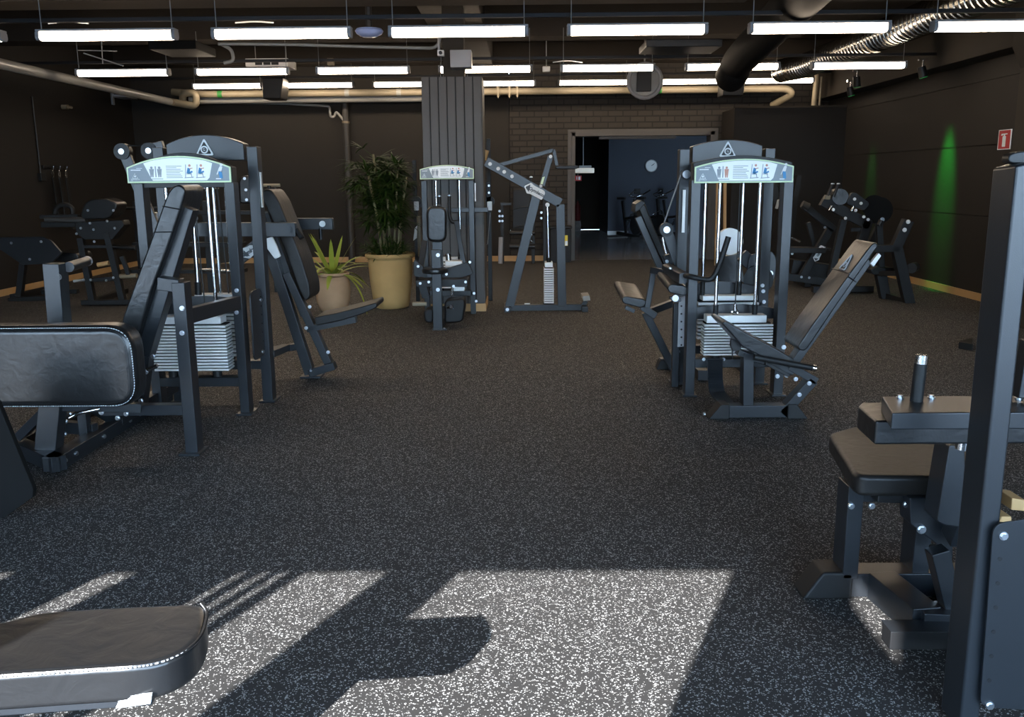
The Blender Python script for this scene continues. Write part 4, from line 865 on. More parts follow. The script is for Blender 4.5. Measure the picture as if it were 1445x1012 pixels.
# beyond the doorway
c = W(919, 234, 24.57); ck = thing('wall_clock', c, 'round grey wall clock on the dark blue wall past the doorway', 'clock')
build(MB().cyl(c, c + Vector((0, -.03, 0)), .155, n=36), 'dial', 'plastic_white', ck); build(MB().tube([c + Vector((.155 * math.cos(t * .196), -.03, .155 * math.sin(t * .196))) for t in range(32)], .012, 6, True), 'rim', 'plastic_grey', ck)
for a, l in ((.9, .11), (1.05, .075)): build(MB().bar(c + Vector((0, -.035, 0)), c + Vector((math.sin(a) * l, -.035, math.cos(a) * l)), .012, .004), 'hand', 'ink', ck)
c = W(823, 239, 22.0); lb = thing('exit_lamp', c, 'pale oblong lamp box hanging inside the doorway above a red sign', 'lamp')
build(MB().box(c.x - .27, c.x + .27, c.y, c.y + .1, c.z - .09, c.z + .03), 'diffuser', 'exit_light', lb, .02); build(MB().box(c.x - .1, c.x + .2, c.y + .02, c.y + .08, c.z + .03, c.z + .09), 'housing', 'plastic_grey', lb, .01); build(MB().cyl(c + Vector((0, .05, .08)), (c.x, c.y + .05, 3.2), .012, n=6), 'hanger', 'pipe_grey', lb)
c = W(815.5, 251.5, 21.9); sg = thing('red_sign', c, 'small red and white sign under the lamp box inside the doorway', 'sign')
build(MB().box(c.x - .09, c.x + .09, c.y, c.y + .02, c.z - .06, c.z + .06), 'sign_plate', 'red', sg); build(MB().box(c.x - .035, c.x - .015, c.y - .004, c.y, c.z - .04, c.z + .04).box(c.x + .01, c.x + .06, c.y - .004, c.y, c.z - .04, c.z + .04), 'pictogram', 'white', sg); build(MB().cyl(c + Vector((0, .01, .06)), (c.x, c.y + .01, W(823, 239, 22.0).z - .08), .006, n=6), 'hanger', 'pipe_grey', sg)
c = W(815, 308, 26.6); fe = thing('fire_extinguisher', (c.x, c.y, .35), 'dim red fire extinguisher far inside the dark corridor on the left', 'fire extinguisher')
build(MB().lathe((c.x, c.y, .30), [(.07, 0), (.085, .02), (.085, .42), (.05, .5), (.025, .54), (.025, .58)], 20), 'cylinder', 'red_shaded', fe); build(MB().box(c.x - .02, c.x + .09, c.y - .02, c.y + .02, .88, .92), 'lever', 'steel_dark', fe, .004); tubep(fe, 'hose', smooth_path([(c.x + .05, c.y - .03, .88), (c.x + .12, c.y - .05, .75), (c.x + .1, c.y - .07, .5)], .08), .012, 'rubber'); build(MB().box(c.x - .10, c.x + .10, c.y - .02, c.y + .14, 0, .30), 'stand', 'steel_dark', fe)
def make_bike():
    r = thing('exercise_bike', (0, 0, 0), '', 'exercise bike', 'exercise bikes beyond the doorway')
    bar(r, 'base_bar', (-.30, -.5, .04), (.30, -.5, .04), .05, .07, 'steel_dark'); bar(r, 'base_bar', (-.30, .5, .04), (.30, .5, .04), .05, .07, 'steel_dark'); bar(r, 'frame_beam', (0, -.5, .06), (0, .5, .12), .08, .08, 'steel_dark', ref=(1, 0, 0))
    build(MB().cyl((-.03, -.32, .36), (.03, -.32, .36), .25, n=30), 'flywheel', 'steel', r); bar(r, 'head_tube', (0, -.30, .34), (0, -.22, 1.0), .06, .06, 'steel_dark', ref=(1, 0, 0)); bar(r, 'seat_tube', (0, .12, .12), (0, .30, .95), .06, .06, 'steel_dark', ref=(1, 0, 0)); bar(r, 'top_tube', (0, -.28, .55), (0, .18, .5), .07, .06, 'steel_dark', ref=(1, 0, 0))
    build(MB().prism(roundpoly([(-.10, .45, .98), (.10, .45, .98), (.03, .18, .98), (-.03, .18, .98)], .05), (0, 0, .06)), 'saddle', 'rubber', r, .015)
    tubep(r, 'handlebar', smooth_path([(-.22, -.55, 1.22), (-.22, -.25, 1.10), (0, -.20, 1.04), (.22, -.25, 1.10), (.22, -.55, 1.22)], .08), .018, 'chrome'); build(MB().box(-.09, .09, -.34, -.30, 1.12, 1.26), 'display', 'rubber', r, .01)
    tubep(r, 'guard_tube', smooth_path([(-.06, -.58, .30), (-.06, -.42, .74), (-.06, -.12, .60)], .1), .014, 'chrome')
    for s in (-1, 1): tubep(r, 'crank', [(s * .05, .0, .34), (s * .08, .0 + s * .12, .34 - s * .12), (s * .18, s * .12, .34 - s * .12)], .014, 'chrome')
    return r
bk0 = make_bike()
for i, (px, Y, rz, lb) in enumerate(((888, 22.9, .5, 'dark spin bike with pale bars nearest the blue wall lamp strip, past the doorway'), (918, 23.2, .7, 'middle one of the dark spin bikes past the doorway'), (950, 23.5, .9, 'dark spin bike past the doorway, closest to the right machine'))):
    o = bk0 if i == 0 else copy_tree(bk0); o.location = (sx(px, Y, 300), Y, 0); o.rotation_euler = (0, 0, rz); o['label'] = lb
c = W(858, 330, 22); 

# ------------------------------------------------------------------ plants
def pot(root, c, prof, m): return build(MB().lathe(c, prof, 40), 'pot', m, root, 0, angle=60)
pc = Vector((G(548, 439).x, 10.62, 0)); pw = .285
P1 = thing('potted_palm', pc, 'tall dark bushy palm in the big pale terracotta pot left of the column', 'potted plant')
pot(P1, pc, [(.17, 0), (.205, .015), (.225, .12), (.250, .32), (.262, .50), (.262, .58), (.268, .60), (.295, .61), (.30, .635), (.292, .655), (.27, .655), (.262, .62), (.255, .60)], 'terracotta')
build(MB().cyl(pc + Vector((0, 0, .55)), pc + Vector((0, 0, .61)), .256, n=32), 'soil', 'soil', P1)
def leaf_blade(mb, base, direc, L, wd, droop, n=4):
    d = V3(direc).normalized(); side = d.cross(Vector((0, 0, 1)))
    side = side.normalized() if side.length > .05 else Vector((1, 0, 0))
    pts = []; p = V3(base)
    for i in range(n + 1):
        t = i / n; wv = wd * (math.sin(math.pi * min(.97, t * .75 + .22)) ** .8)
        if i == n: wv = .0008
        pts.append((p - side * wv / 2, p + Vector((0, 0, wv * .12)), p + side * wv / 2)); d = (d + Vector((0, 0, -droop / n))).normalized(); p = p + d * L / n
    vs = [q for tr in pts for q in tr]; fs = []
    for i in range(n):
        a = i * 3; fs += [(a, a + 1, a + 4, a + 3), (a + 1, a + 2, a + 5, a + 4)]
    mb.add(vs, fs)
rnd = random.Random(3)
stems = []
for i in range(8):
    a = i * .785 + rnd.uniform(-.3, .3); rr = rnd.uniform(.03, .13); b0 = pc + Vector((rr * math.cos(a), rr * math.sin(a), .60)); h = rnd.uniform(.75, 1.28)
    tip = b0 + Vector((math.cos(a) * rnd.uniform(.05, .22), math.sin(a) * rnd.uniform(.05, .2), h)); mid = (b0 + tip) / 2 + Vector((rnd.uniform(-.02, .02), 0, 0))
    tubep(P1, 'stem', [b0, mid, tip], .014, 'stem', 8); stems.append((b0, tip))
fol = MB()
def fan(mb, c, out, L, n, wd, rnd):
    out = V3(out).normalized(); u = out.cross(Vector((0, 0, 1))); u = u.normalized() if u.length > .05 else Vector((1, 0, 0)); v = u.cross(out)
    for k in range(n):
        t = (k / (n - 1) - .5) * 2.6; d = out * math.cos(t) + u * math.sin(t) + v * rnd.uniform(-.25, .35)
        leaf_blade(mb, c, d, L * rnd.uniform(.75, 1.1), wd, rnd.uniform(.25, .9), 4)
for b0, tip in stems:
    for j in range(38):
        t = rnd.uniform(.42, 1.02); c = b0 + (tip - b0) * t; a = rnd.uniform(0, 6.283); el = rnd.uniform(-.25, .75)
        d = Vector((math.cos(a) * math.cos(el), math.sin(a) * math.cos(el), math.sin(el))); pl_ = rnd.uniform(.06, .26) * (1.25 - .5 * abs(t - .75) / .3)
        e = c + d * pl_; 
        if e.x > CX0 - .27: continue
        fol.tube([c, e], .003, 4); fan(fol, e, d, rnd.uniform(.16, .27), rnd.randint(8, 10), .024, rnd)
build(fol, 'foliage', 'leaf_dark', P1, smooth=False)
low = MB()
for j in range(75):
    a = rnd.uniform(0, 6.283); el = rnd.uniform(.1, 1.2); d = Vector((math.cos(a) * math.cos(el), math.sin(a) * math.cos(el), math.sin(el)))
    c = pc + Vector((math.cos(a) * .08, math.sin(a) * .08, .60)); e = c + d * rnd.uniform(.06, .26)
    if e.x > CX0 - .25: continue
    low.tube([c, e], .003, 4); fan(low, e, d, rnd.uniform(.13, .19), 7, .017, rnd)
build(low, 'undergrowth', 'leaf_dark', P1, smooth=False)

ac = Vector((G(466, 443).x, 10.33, 0))
P2 = thing('potted_agave', ac, 'yellow-green spiky rosette plant in a smaller terracotta pot beside the reclined seat', 'potted plant')
pot(P2, ac, [(.12, 0), (.15, .015), (.19, .12), (.205, .25), (.20, .34), (.175, .40), (.17, .415), (.195, .43), (.20, .45), (.19, .46), (.17, .455), (.165, .43)], 'terracotta_pale')
build(MB().cyl(ac + Vector((0, 0, .38)), ac + Vector((0, 0, .43)), .166, n=28), 'soil', 'soil', P2)
for i in range(26):
    a = i * 2.4; el = .25 + 1.05 * (i / 25.0) + rnd.uniform(-.1, .1); lv = MB(); L_ = rnd.uniform(.46, .62)
    leaf_blade(lv, ac + Vector((math.cos(a) * .03, math.sin(a) * .03, .42)), (math.cos(a) * math.cos(el), math.sin(a) * math.cos(el), math.sin(el)), L_, .060, rnd.uniform(.7, 1.5) if el < 1 else .35, 8)
    o = build(lv, 'leaf', 'leaf_agave', P2)
lv = MB(); leaf_blade(lv, ac + Vector((.05, -.05, .44)), (.75, -.4, .4), .75, .03, 3.0, 9); build(lv, 'leaf', 'leaf_agave', P2)

# ------------------------------------------------------------------ rear left: plate machine, row machine, straps
YP_ = 11.5
L1 = thing('leg_press_sled', (-6.5, YP_, 0), 'dark machine far left with a broad flat six-sided foot plate on a slim stand', 'exercise machine')
slab(L1, 'foot_panel', [W(*p, YP_) for p in ((-30, 336), (0, 335), (60, 334), (72, 340), (87, 357), (72, 372), (32, 374), (0, 352), (-30, 350))], (0, .04, 0), 'steel', .02)
for p in ((16, 343), (58, 341), (42, 366)): bolt(L1, W(*p, YP_ - .002), r=.018)
bar(L1, 'stand_post', W(33, 372, YP_ + .05), W(27, 422, YP_ + .05), .075, .08, 'steel_dark'); bar(L1, 'base_beam', W(14, 423, YP_), W(70, 420, YP_), .06, .09, 'steel_dark'); bar(L1, 'base_beam', (W(18, 421, YP_).x, YP_, .05), (W(18, 421, YP_).x, YP_ + 1.4, .05), .07, .08, 'steel_dark')
pad(L1, 'seat_pad', [W(*p, YP_ + .2) for p in ((64, 360), (75, 356), (108, 357), (112, 366), (104, 371), (72, 368))], (0, .4, 0), .04, .02); bar(L1, 'seat_post', W(90, 370, YP_ + .4), W(92, 412, YP_ + .4), .08, .08, 'steel_dark'); bar(L1, 'base_beam', W(60, 412, YP_ + .4), W(110, 411, YP_ + .4), .06, .09, 'steel_dark')
YR = 11.0
L2 = thing('chest_supported_rower', (-5.3, YR, 0), 'dark frame machine left of the front left sign, with rounded chest pad on splayed legs', 'exercise machine')
bar(L2, 'leg', W(114, 336, YR), W(132, 430, YR), .075, .08, 'steel_dark'); bar(L2, 'leg', W(151, 328, YR), W(174, 426, YR), .075, .08, 'steel_dark'); bar(L2, 'leg_brace', W(117, 348, YR), W(152, 348, YR), .04, .06, 'steel_dark'); bar(L2, 'leg_brace', W(124, 395, YR), W(168, 393, YR), .05, .06, 'steel_dark')
bar(L2, 'base_beam', (W(117, 432, YR).x, YR, .04), (W(190, 427, YR).x, YR, .04), .06, .09, 'steel_dark'); bar(L2, 'base_beam', (W(130, 430, YR).x, YR, .04), (W(130, 430, YR).x - .1, YR + 1.2, .04), .06, .08, 'steel_dark')
slab(L2, 'head_box', [W(*p, YR - .03) for p in ((106, 313), (172, 311), (175, 318), (158, 338), (120, 338), (108, 330))], (0, .20, 0), 'steel_dark', .01)
pad(L2, 'chest_pad', [W(*p, YR - .1) for p in ((113, 304), (118, 288), (128, 281), (150, 280), (166, 287), (163, 298), (153, 309), (118, 310))], (0, .30, 0), .05, .03)
bar(L2, 'side_arm', W(58, 306, YR), W(112, 305, YR), .045, .08, 'steel_dark'); rod(L2, 'handle', W(64, 310.5, YR - .05), W(122, 310.5, YR - .05), .035, 'pipe_dark'); bar(L2, 'side_arm', W(60, 317, YR), W(108, 316, YR), .07, .08, 'steel_dark')
tubep(L2, 'grip', smooth_path([W(77, 302, YR), W(80, 292, YR), (W(92, 288, YR)), W(102, 293, YR), W(103, 302, YR)], .06), .03, 'rubber', 10)
rod(L2, 'footrest', W(157, 348, YR), W(192, 350, YR), .03, 'leather'); rod(L2, 'cross_rod', W(165, 294, YR + .3), W(262, 294, YR + .3), .02, 'steel_dark'); bar(L2, 'side_leg', W(172, 362, YR), W(182, 388, YR), .05, .05, 'steel_dark'); rod(L2, 'pin_bar', W(168, 390, YR), W(193, 389, YR), .03, 'pipe_beige'); rod(L2, 'pin_bar', W(104, 397, YR), W(122, 395, YR), .018, 'pipe_grey'); rod(L2, 'pin_bar', W(138, 374, YR), W(154, 371, YR), .03, 'wood')
for p in ((124, 297), (160, 297), (114, 322), (108, 330), (132, 324), (162, 322), (127, 315), (151, 312), (133, 341), (160, 392), (128, 395), (150, 396), (118, 395)): bolt(L2, W(*p, YR - .12 if p[1] < 312 else YR - .05), r=.016)
# more dark machines seen through the left frame
YQ = 12.2
Q = thing('storage_frame', (-4.2, YQ, 0), 'dark low frame with trays and bars seen through the left machine', 'exercise machine')
for px in (192, 290, 385): post(Q, 'upright_post', sx(px, YQ, 300), YQ, 0, sz(262 if px > 300 else 280, YQ), .09, .09, 'steel_dark')
bar(Q, 'crossbar', W(190, 300, YQ), W(385, 300, YQ), .05, .06, 'steel_dark'); bar(Q, 'crossbar', W(190, 382, YQ), W(345, 382, YQ), .05, .3, 'steel_dark')
bar(Q, 'crossbar', W(190, 345, YQ), W(345, 345, YQ), .06, .2, 'steel_dark'); slab(Q, 'tray', [W(*p, YQ) for p in ((300, 330), (345, 326), (338, 368), (310, 372))], (0, .05, 0), 'concrete_dark')
pad(Q, 'chest_pad', [W(*p, YQ - .1) for p in ((336, 255), (341, 248), (350, 247), (355, 255), (356, 288), (337, 288))], (0, .12, 0), .05, .03); rod(Q, 'handle', W(366, 261.5, YQ), W(395, 261.5, YQ), .022, 'pipe_beige'); rod(Q, 'handle_mount', W(380, 262, YQ), W(380, 300, YQ), .03, 'steel_dark')
for p in ((345, 252), (348, 282), (347, 268), (290, 265), (302, 264)): bolt(Q, W(*p, YQ - .12), r=.02)
for px in (286, 303): slab(Q, 'label_plate', [W(px - 6, 262, YQ - .12), W(px + 6, 262, YQ - .12), W(px + 6, 267, YQ - .12), W(px - 6, 267, YQ - .12)], (0, .01, 0), 'pipe_beige')
for a, b_ in (((284, 381), (300, 381)), ((310, 382), (333, 383))): rod(Q, 'roller', W(*a, YQ - .2), W(*b_, YQ - .2), .025, 'chrome')
# straps on a wall hook
HS = X(82, 243, XL + .06)
hk = thing('hook_rail', HS, 'small dark hook rail on the left wall holding black straps', 'hook rail'); build(MB().box(XL, XL + .03, HS.y - .35, HS.y + .25, HS.z + .05, HS.z + .10), 'rail', 'steel_dark', hk, .004)
for k in range(3): tubep(hk, 'hook', [(XL + .02, HS.y - .25 + k * .2, HS.z + .07), (XL + .12, HS.y - .25 + k * .2, HS.z + .04), (XL + .13, HS.y - .25 + k * .2, HS.z + .09)], .009, 'chrome', 6)
SL = ['leftmost black strap with a pale snap hook on the wall rail', 'second black strap from the left on the wall rail', 'middle black strap on the wall rail', 'second black strap from the right on the wall rail', 'rightmost black strap on the wall rail']
for k in range(5):
    y = HS.y - .24 + k * .1; x = XL + .10 + (k % 2) * .05; L_ = (.55, .62, .58, .66, .5)[k]
    st = thing('hanging_strap', (x, y, HS.z + .04), SL[k], 'strap', 'straps on the wall rail')
    build(MB().tube([(x, y + .02 * math.sin(t * .52), HS.z - .03 + .055 * math.cos(t * .52)) for t in range(12)], .008, 6, True), 'snap_hook', 'chrome', st)
    build(MB().bar((x, y, HS.z - .08), (x + .02, y + .02, HS.z - .08 - L_), .06, .02, ref=(1, 0, 0)), 'webbing', 'rubber', st, .004); tubep(st, 'grip_loop', smooth_path([(x + .02, y + .0, HS.z - .08 - L_), (x + .03, y - .07, HS.z - .2 - L_), (x + .03, y + .08, HS.z - .2 - L_), (x + .02, y + .02, HS.z - .08 - L_)], .04), .014, 'rubber', 6)
cc = X(44, 120, XL + .02); ce = X(55, 250, XL + .02)
sk = thing('wall_socket', ce, 'black socket box at the end of a cable on the left wall', 'socket'); build(MB().box(XL, XL + .06, cc.y - .07, cc.y + .07, ce.z - .06, ce.z + .06), 'housing', 'rubber', sk, .01); tubep(sk, 'cable', [(XL + .015, cc.y, ce.z), (XL + .015, cc.y, 2.75)], .012, 'black_cable', 6)
c = X(92, 151, XL + .05); o = build(MB().cyl((XL, c.y, c.z), (XL + .10, c.y, c.z), .035).cyl((XL + .1, c.y - .1, c.z), (XL + .1, c.y + .1, c.z), .02), 'wall_valve', 'pipe_beige', None); tag(o, 'tiny valve fitting on the left wall below the grey pipe', 'valve')
c = X(170, 137, XL + .05); o = build(MB().box(XL, XL + .25, c.y - .25, c.y + .25, c.z - .02, c.z + .02).box(XL, XL + .03, c.y - .28, c.y - .2, c.z - .15, c.z + .06), 'pipe_bracket', 'plastic_grey', None, .003); tag(o, 'short pale bracket on the left wall under the grey pipe', 'bracket')

# ------------------------------------------------------------------ rear right machines
Y1 = 11.6
R1 = thing('incline_press_machine', (4.2, Y1, 0), 'dark plate-loaded press at the right wall with sloping head beam and round discs', 'exercise machine')
def dk(root, name, a, b_, wd, d, Y=Y1): return bar(root, name, W(*a, Y), W(*b_, Y), wd, d, 'steel_dark')
dk(R1, 'head_beam', (1160, 283), (1226, 318), .13, .10); dk(R1, 'front_post', (1224, 312), (1198, 400), .12, .10); dk(R1, 'front_post', (1198, 398), (1190, 416), .12, .10); dk(R1, 'rear_strut', (1190, 310), (1172, 390), .08, .08); dk(R1, 'rear_strut', (1243, 312), (1215, 372), .07, .08); dk(R1, 'crossbar', (1200, 324), (1214, 324), .05, .05)
bar(R1, 'base_beam', (W(1150, 405, Y1).x, Y1 + .1, .05), (W(1235, 415, Y1).x, Y1 + .1, .05), .08, .10, 'steel_dark')
slab(R1, 'weight_horn_plate', [W(*p, Y1 - .15) for p in ((1196, 284), (1202, 272), (1208, 272), (1226, 286), (1226, 290), (1219, 297), (1196, 288))], (0, .06, 0), 'steel', .02)
for px, py, r_ in ((1240, 297, .17), (1233, 291, .14)): c = W(px, py, Y1 - .02); build(MB().cyl(c, c + Vector((.02, .06, 0)), r_, n=30), 'weight_disc', 'matt_black', R1)
c = W(1186, 278, Y1 - .1); build(MB().cyl(c, c + Vector((.03, .3, 0)), .10, n=24), 'roller_pad', 'leather', R1)
for a, b_ in (((1175, 260), (1168, 276)), ((1183, 260), (1176, 278))): rod(R1, 'handle', W(*a, Y1 - .2), W(*b_, Y1 - .2), .018, 'steel_dark'); bolt(R1, W(a[0], a[1] - .5, Y1 - .2), (0, 0, 1), r=.024, m='white')
slab(R1, 'handle_block', [W(*p, Y1 - .2) for p in ((1165, 275), (1173, 276), (1171, 282), (1163, 281))], (0, .05, 0), 'pipe_beige')
rod(R1, 'lever_pin', W(1174, 291, Y1 - .1), W(1169, 297, Y1 - .1), .014, 'chrome'); rod(R1, 'lever_pin', W(1205, 291, Y1 - .15), W(1201, 298, Y1 - .15), .014, 'chrome')
for p in ((1206, 281), (1215, 287), (1207.5, 297), (1219, 306), (1225, 310), (1176, 296), (1193, 308)): bolt(R1, W(*p, Y1 - .19), r=.02, m='white')
R2 = thing('preacher_bench', (5.1, 10.8, 0), 'dark bench by the right wall with tall bolted horn and splayed legs', 'exercise machine')
Y2 = 10.7
dk(R2, 'horn', (1281, 311), (1264, 349), .12, .10, Y2); dk(R2, 'rear_leg', (1264, 346), (1283, 431), .12, .10, Y2); dk(R2, 'crossbar', (1232, 351), (1268, 350), .08, .10, Y2); dk(R2, 'front_leg', (1241, 380), (1249, 421), .12, .10, Y2 + .4); bar(R2, 'base_beam', W(1249, 419, Y2 + .4), W(1282, 428, Y2 + .02), .06, .10, 'steel_dark', ref=(0, 0, 1))
pad(R2, 'seat_pad', [W(*p, Y2 + .3) for p in ((1228, 381), (1234, 377), (1262, 378), (1266, 384), (1262, 388), (1232, 388))], (0, .3, 0), .03, .02); bar(R2, 'seat_rail', W(1240, 386, Y2 + .35), W(1272, 386, Y2 + .05), .06, .08, 'steel_dark')
for p in ((1281.5, 313), (1276.5, 324.5)): bolt(R2, W(*p, Y2 - .055), r=.026, m='white')
c = W(1284, 378, Y2); build(MB().cyl(c + Vector((.0, -.05, 0)), c + Vector((.1, .1, 0)), .06, n=18), 'roller_pad', 'rubber', R2)
bolt(R2, W(1245, 310, Y2 + .3), r=.028); rod(R2, 'storage_pin', W(1240, 318, Y2 + .3), W(1244, 311, Y2 + .3), .03, 'steel_dark'); bar(R2, 'storage_post', W(1240, 315, Y2 + .35), W(1244, 386, Y2 + .35), .07, .07, 'steel_dark')
R3 = thing('sloped_leg_machine', (3.7, 12.3, 0), 'dark machine with tilted arm and white lettered strut, right of the right sign', 'exercise machine')
Y3 = 12.3
dk(R3, 'tilt_arm', (1134, 290), (1176, 324), .09, .08, Y3); dk(R3, 'side_strut', (1172, 322), (1128, 396), .10, .08, Y3); dk(R3, 'base_beam', (1108, 390), (1166, 398), .10, .09, Y3); dk(R3, 'tray', (1110, 352), (1160, 353), .07, .3, Y3); dk(R3, 'rear_post', (1140, 314), (1150, 350), .06, .06, Y3 + .2); dk(R3, 'floor_block', (1112, 375), (1170, 383), .2, .4, Y3 + .4)
rod(R3, 'arm_cap', W(1132, 288, Y3 - .03), W(1141, 292, Y3 - .03), .05, 'pipe_dark'); rod(R3, 'handle', W(1116, 335, Y3 - .2), W(1129, 341, Y3 - .2), .02, 'chrome'); rod(R3, 'pin', W(1164, 350, Y3 - .1), W(1172, 352, Y3 - .1), .02, 'chrome')
logo_sticker(R3, W(1149.5, 369, Y3 - .05), W(1161, 347, Y3 - .05), .075, (0, -1, 0))
for p in ((1118, 358), (1165, 351), (1164, 321), (1142, 392), (1131, 391)): bolt(R3, W(*p, Y3 - .06), r=.018)
bar(R3, 'base_beam', (W(1140, 398, Y3).x, Y3, .04), (W(1140, 398, Y3).x, Y3 + .5, .04), .07, .09, 'steel_dark')
R4 = thing('foot_plate_sled', (3.75, 13.1, 0), 'tall dark slab leaning back just right of the right machine posts', 'exercise machine')
slab(R4, 'foot_panel', [W(*p, 13.60) for p in ((1125, 247), (1132, 247), (1115, 360), (1106, 360))], (0, .8, 0), 'steel_dark'); bar(R4, 'stand_post', W(1112, 350, 13.90), W(1106, 394, 13.90), .1, .1, 'steel_dark'); bar(R4, 'base_beam', W(1090, 394, 13.90), W(1130, 395, 13.90), .09, .5, 'steel_dark')
slab(R4, 'carriage', [W(*p, 13.50) for p in ((1088, 262), (1096, 258), (1100, 276), (1092, 288))], (0, .1, 0), 'steel_dark'); slab(R4, 'name_tag', [W(*p, 13.45) for p in ((1097, 282), (1101, 281), (1098, 295), (1094, 294))], (0, .02, 0), 'pipe_grey'); tubep(R4, 'cable_arm', [W(1096, 262, 13.55), W(1104, 276, 13.55), W(1118, 300, 13.62)], .02, 'steel_dark')
# timber posts seen through the right frame
YW = 15.6
TP = thing('timber_frame', (W(1016, 320, YW).x, YW, 0), 'upright orange timber frame at the boxed room, seen between the right machine rods', 'timber frame')
for px, pb in ((1013, 1010), (1023, 1022)): bar(TP, 'timber_post', W(px, 255, YW), (W(pb, 375, YW).x, YW, .0), .05, .05, 'wood')
bar(TP, 'timber_rail', W(1008, 370, YW), W(1024, 372, YW), .05, .05, 'wood')

# fire extinguisher sign on the pillar
SX = 5.02
ca, cb_ = X(1409.5, 195, SX), X(1427.5, 195, SX); z0, z1 = X(1418, 211, SX).z, X(1418, 183, SX).z
sg = thing('fire_sign', ((SX, (ca.y + cb_.y) / 2, (z0 + z1) / 2)), 'red sign with a white extinguisher symbol on the right pillar', 'sign')
ym, zm, hy, hz = (ca.y + cb_.y) / 2, (z0 + z1) / 2, abs(ca.y - cb_.y) / 2, (z1 - z0) / 2
build(MB().box(SX - .006, SX - .001, ym - hy, ym + hy, zm - hz, zm + hz), 'sign_border', 'white', sg); build(MB().box(SX - .009, SX - .006, ym - hy * .86, ym + hy * .86, zm - hz * .92, zm + hz * .92), 'sign_plate', 'red', sg)
b = MB().prism(roundpoly([(SX - .009, ym - hy * .25, zm - hz * .72), (SX - .009, ym + hy * .25, zm - hz * .72), (SX - .009, ym + hy * .25, zm + hz * .35), (SX - .009, ym - hy * .25, zm + hz * .35)], .01), (-.002, 0, 0)).box(SX - .011, SX - .009, ym - hy * .1, ym + hy * .1, zm + hz * .36, zm + hz * .5).box(SX - .011, SX - .009, ym - hy * .45, ym + hy * .45, zm + hz * .5, zm + hz * .6).box(SX - .011, SX - .009, ym + hy * .25, ym + hy * .5, zm + hz * .42, zm + hz * .52)
build(b, 'pictogram', 'white', sg)

# ------------------------------------------------------------------ machine G: right foreground
Gm = thing('preacher_curl_machine', (1.35, 2.8, 0), 'large black machine at the right edge with tall post, low seat and arm rest', 'exercise machine')
zs = .50
top = [G(*p, zs) for p in ((1169, 611), (1200, 602), (1250, 597), (1345, 600), (1380, 640), (1345, 673), (1214, 672), (1202, 665))]
pad(Gm, 'seat_pad', top, (0, 0, -.075), .035, .018, 'leather_brown')
e1 = [G(*p, zs - .018) for p in ((1172, 618), (1204, 671), (1216, 678), (1340, 679))]; build(MB().tube(smooth_path(e1, .03), .004, 6), 'piping', 'leather', Gm)
YG = 3.02
xa_ = G(1213, 836, .05).x; post(Gm, 'seat_leg', G(1210, 838, .06).x, 2.98, .08, zs - .07, .055, .11)
post(Gm, 'seat_leg', G(1303, 818, .08).x, 3.0, .08, .36, .06, .11)
bar(Gm, 'seat_rail', (G(1210, 838, .06).x, 3.03, zs - .10), (1.65, 3.03, zs - .10), .06, .09)
bl0 = G(1165, 838, 0); 
bar(Gm, 'base_beam', (bl0.x + .02, 3.04, .05), (1.75, 3.04, .05), .09, .10)
build(MB().prism([(bl0.x - .10, 2.98, 0), (bl0.x + .08, 2.98, 0), (bl0.x + .08, 2.98, .105), (bl0.x - .03, 2.98, .105)], (0, .125, 0)), 'foot_cap', 'rubber', Gm, .01)
bar(Gm, 'base_beam', (G(1265, 850, .05).x, 3.0, .05), (G(1318, 890, .05).x, 2.72, .05), .10, .10, ref=(0, 0, 1)); bar(Gm, 'base_beam', (G(1310, 890, .05).x, 2.74, .05), (1.9, 2.70, .05), .09, .10)
f0, f1 = G(1256, 920), G(1400, 920); bar(Gm, 'foot_bar', (f0.x, 2.66, .035), (f1.x + .3, 2.66, .035), .065, .07, 'steel_dark')
build(MB().box(f0.x - .001, f1.x + .3, 2.62, 2.70, .068, .0695), 'foot_bar_edge', 'steel', Gm)
for px, py in ((1201, 714), (1230, 714)): bolt(Gm, W(px, py, 2.975), r=.012)
slab(Gm, 'tilt_plate', [W(*p, 2.86) for p in ((1284, 703), (1322, 702), (1345, 740), (1345, 790), (1318, 765), (1285, 740))], (0, .09, 0), 'steel'); bolt(Gm, W(1300, 747, 2.855), r=.016); bolt(Gm, W(1279, 712, 2.9), r=.012)
slab(Gm, 'seat_bracket', [W(*p, 2.92) for p in ((1240, 690), (1320, 690), (1320, 712), (1238, 710))], (0, .1, 0), 'steel_dark')
slab(Gm, 'swing_arm', [W(*p, 2.70) for p in ((1340, 628), (1362, 632), (1362, 745), (1334, 742), (1322, 736))], (0, .10, 0), 'steel', .01)
tubep(Gm, 'pull_strap', smooth_path([W(1316, 770, 2.82), W(1318, 800, 2.82), W(1322, 822, 2.82)], .05), .012, 'rubber'); tubep(Gm, 'turnbuckle', [W(1321, 822, 2.82), W(1326, 850, 2.82)], .010, 'chrome'); tubep(Gm, 'turnbuckle', [W(1326, 845, 2.82), W(1333, 874, 2.82)], .006, 'chrome')
rod(Gm, 'adjusting_knob', W(1359, 622, 2.6), W(1357, 634, 2.6), .02, 'chrome')
bar(Gm, 'lower_arm', W(1322, 775, 2.75), W(1345, 870, 2.75), .06, .06)
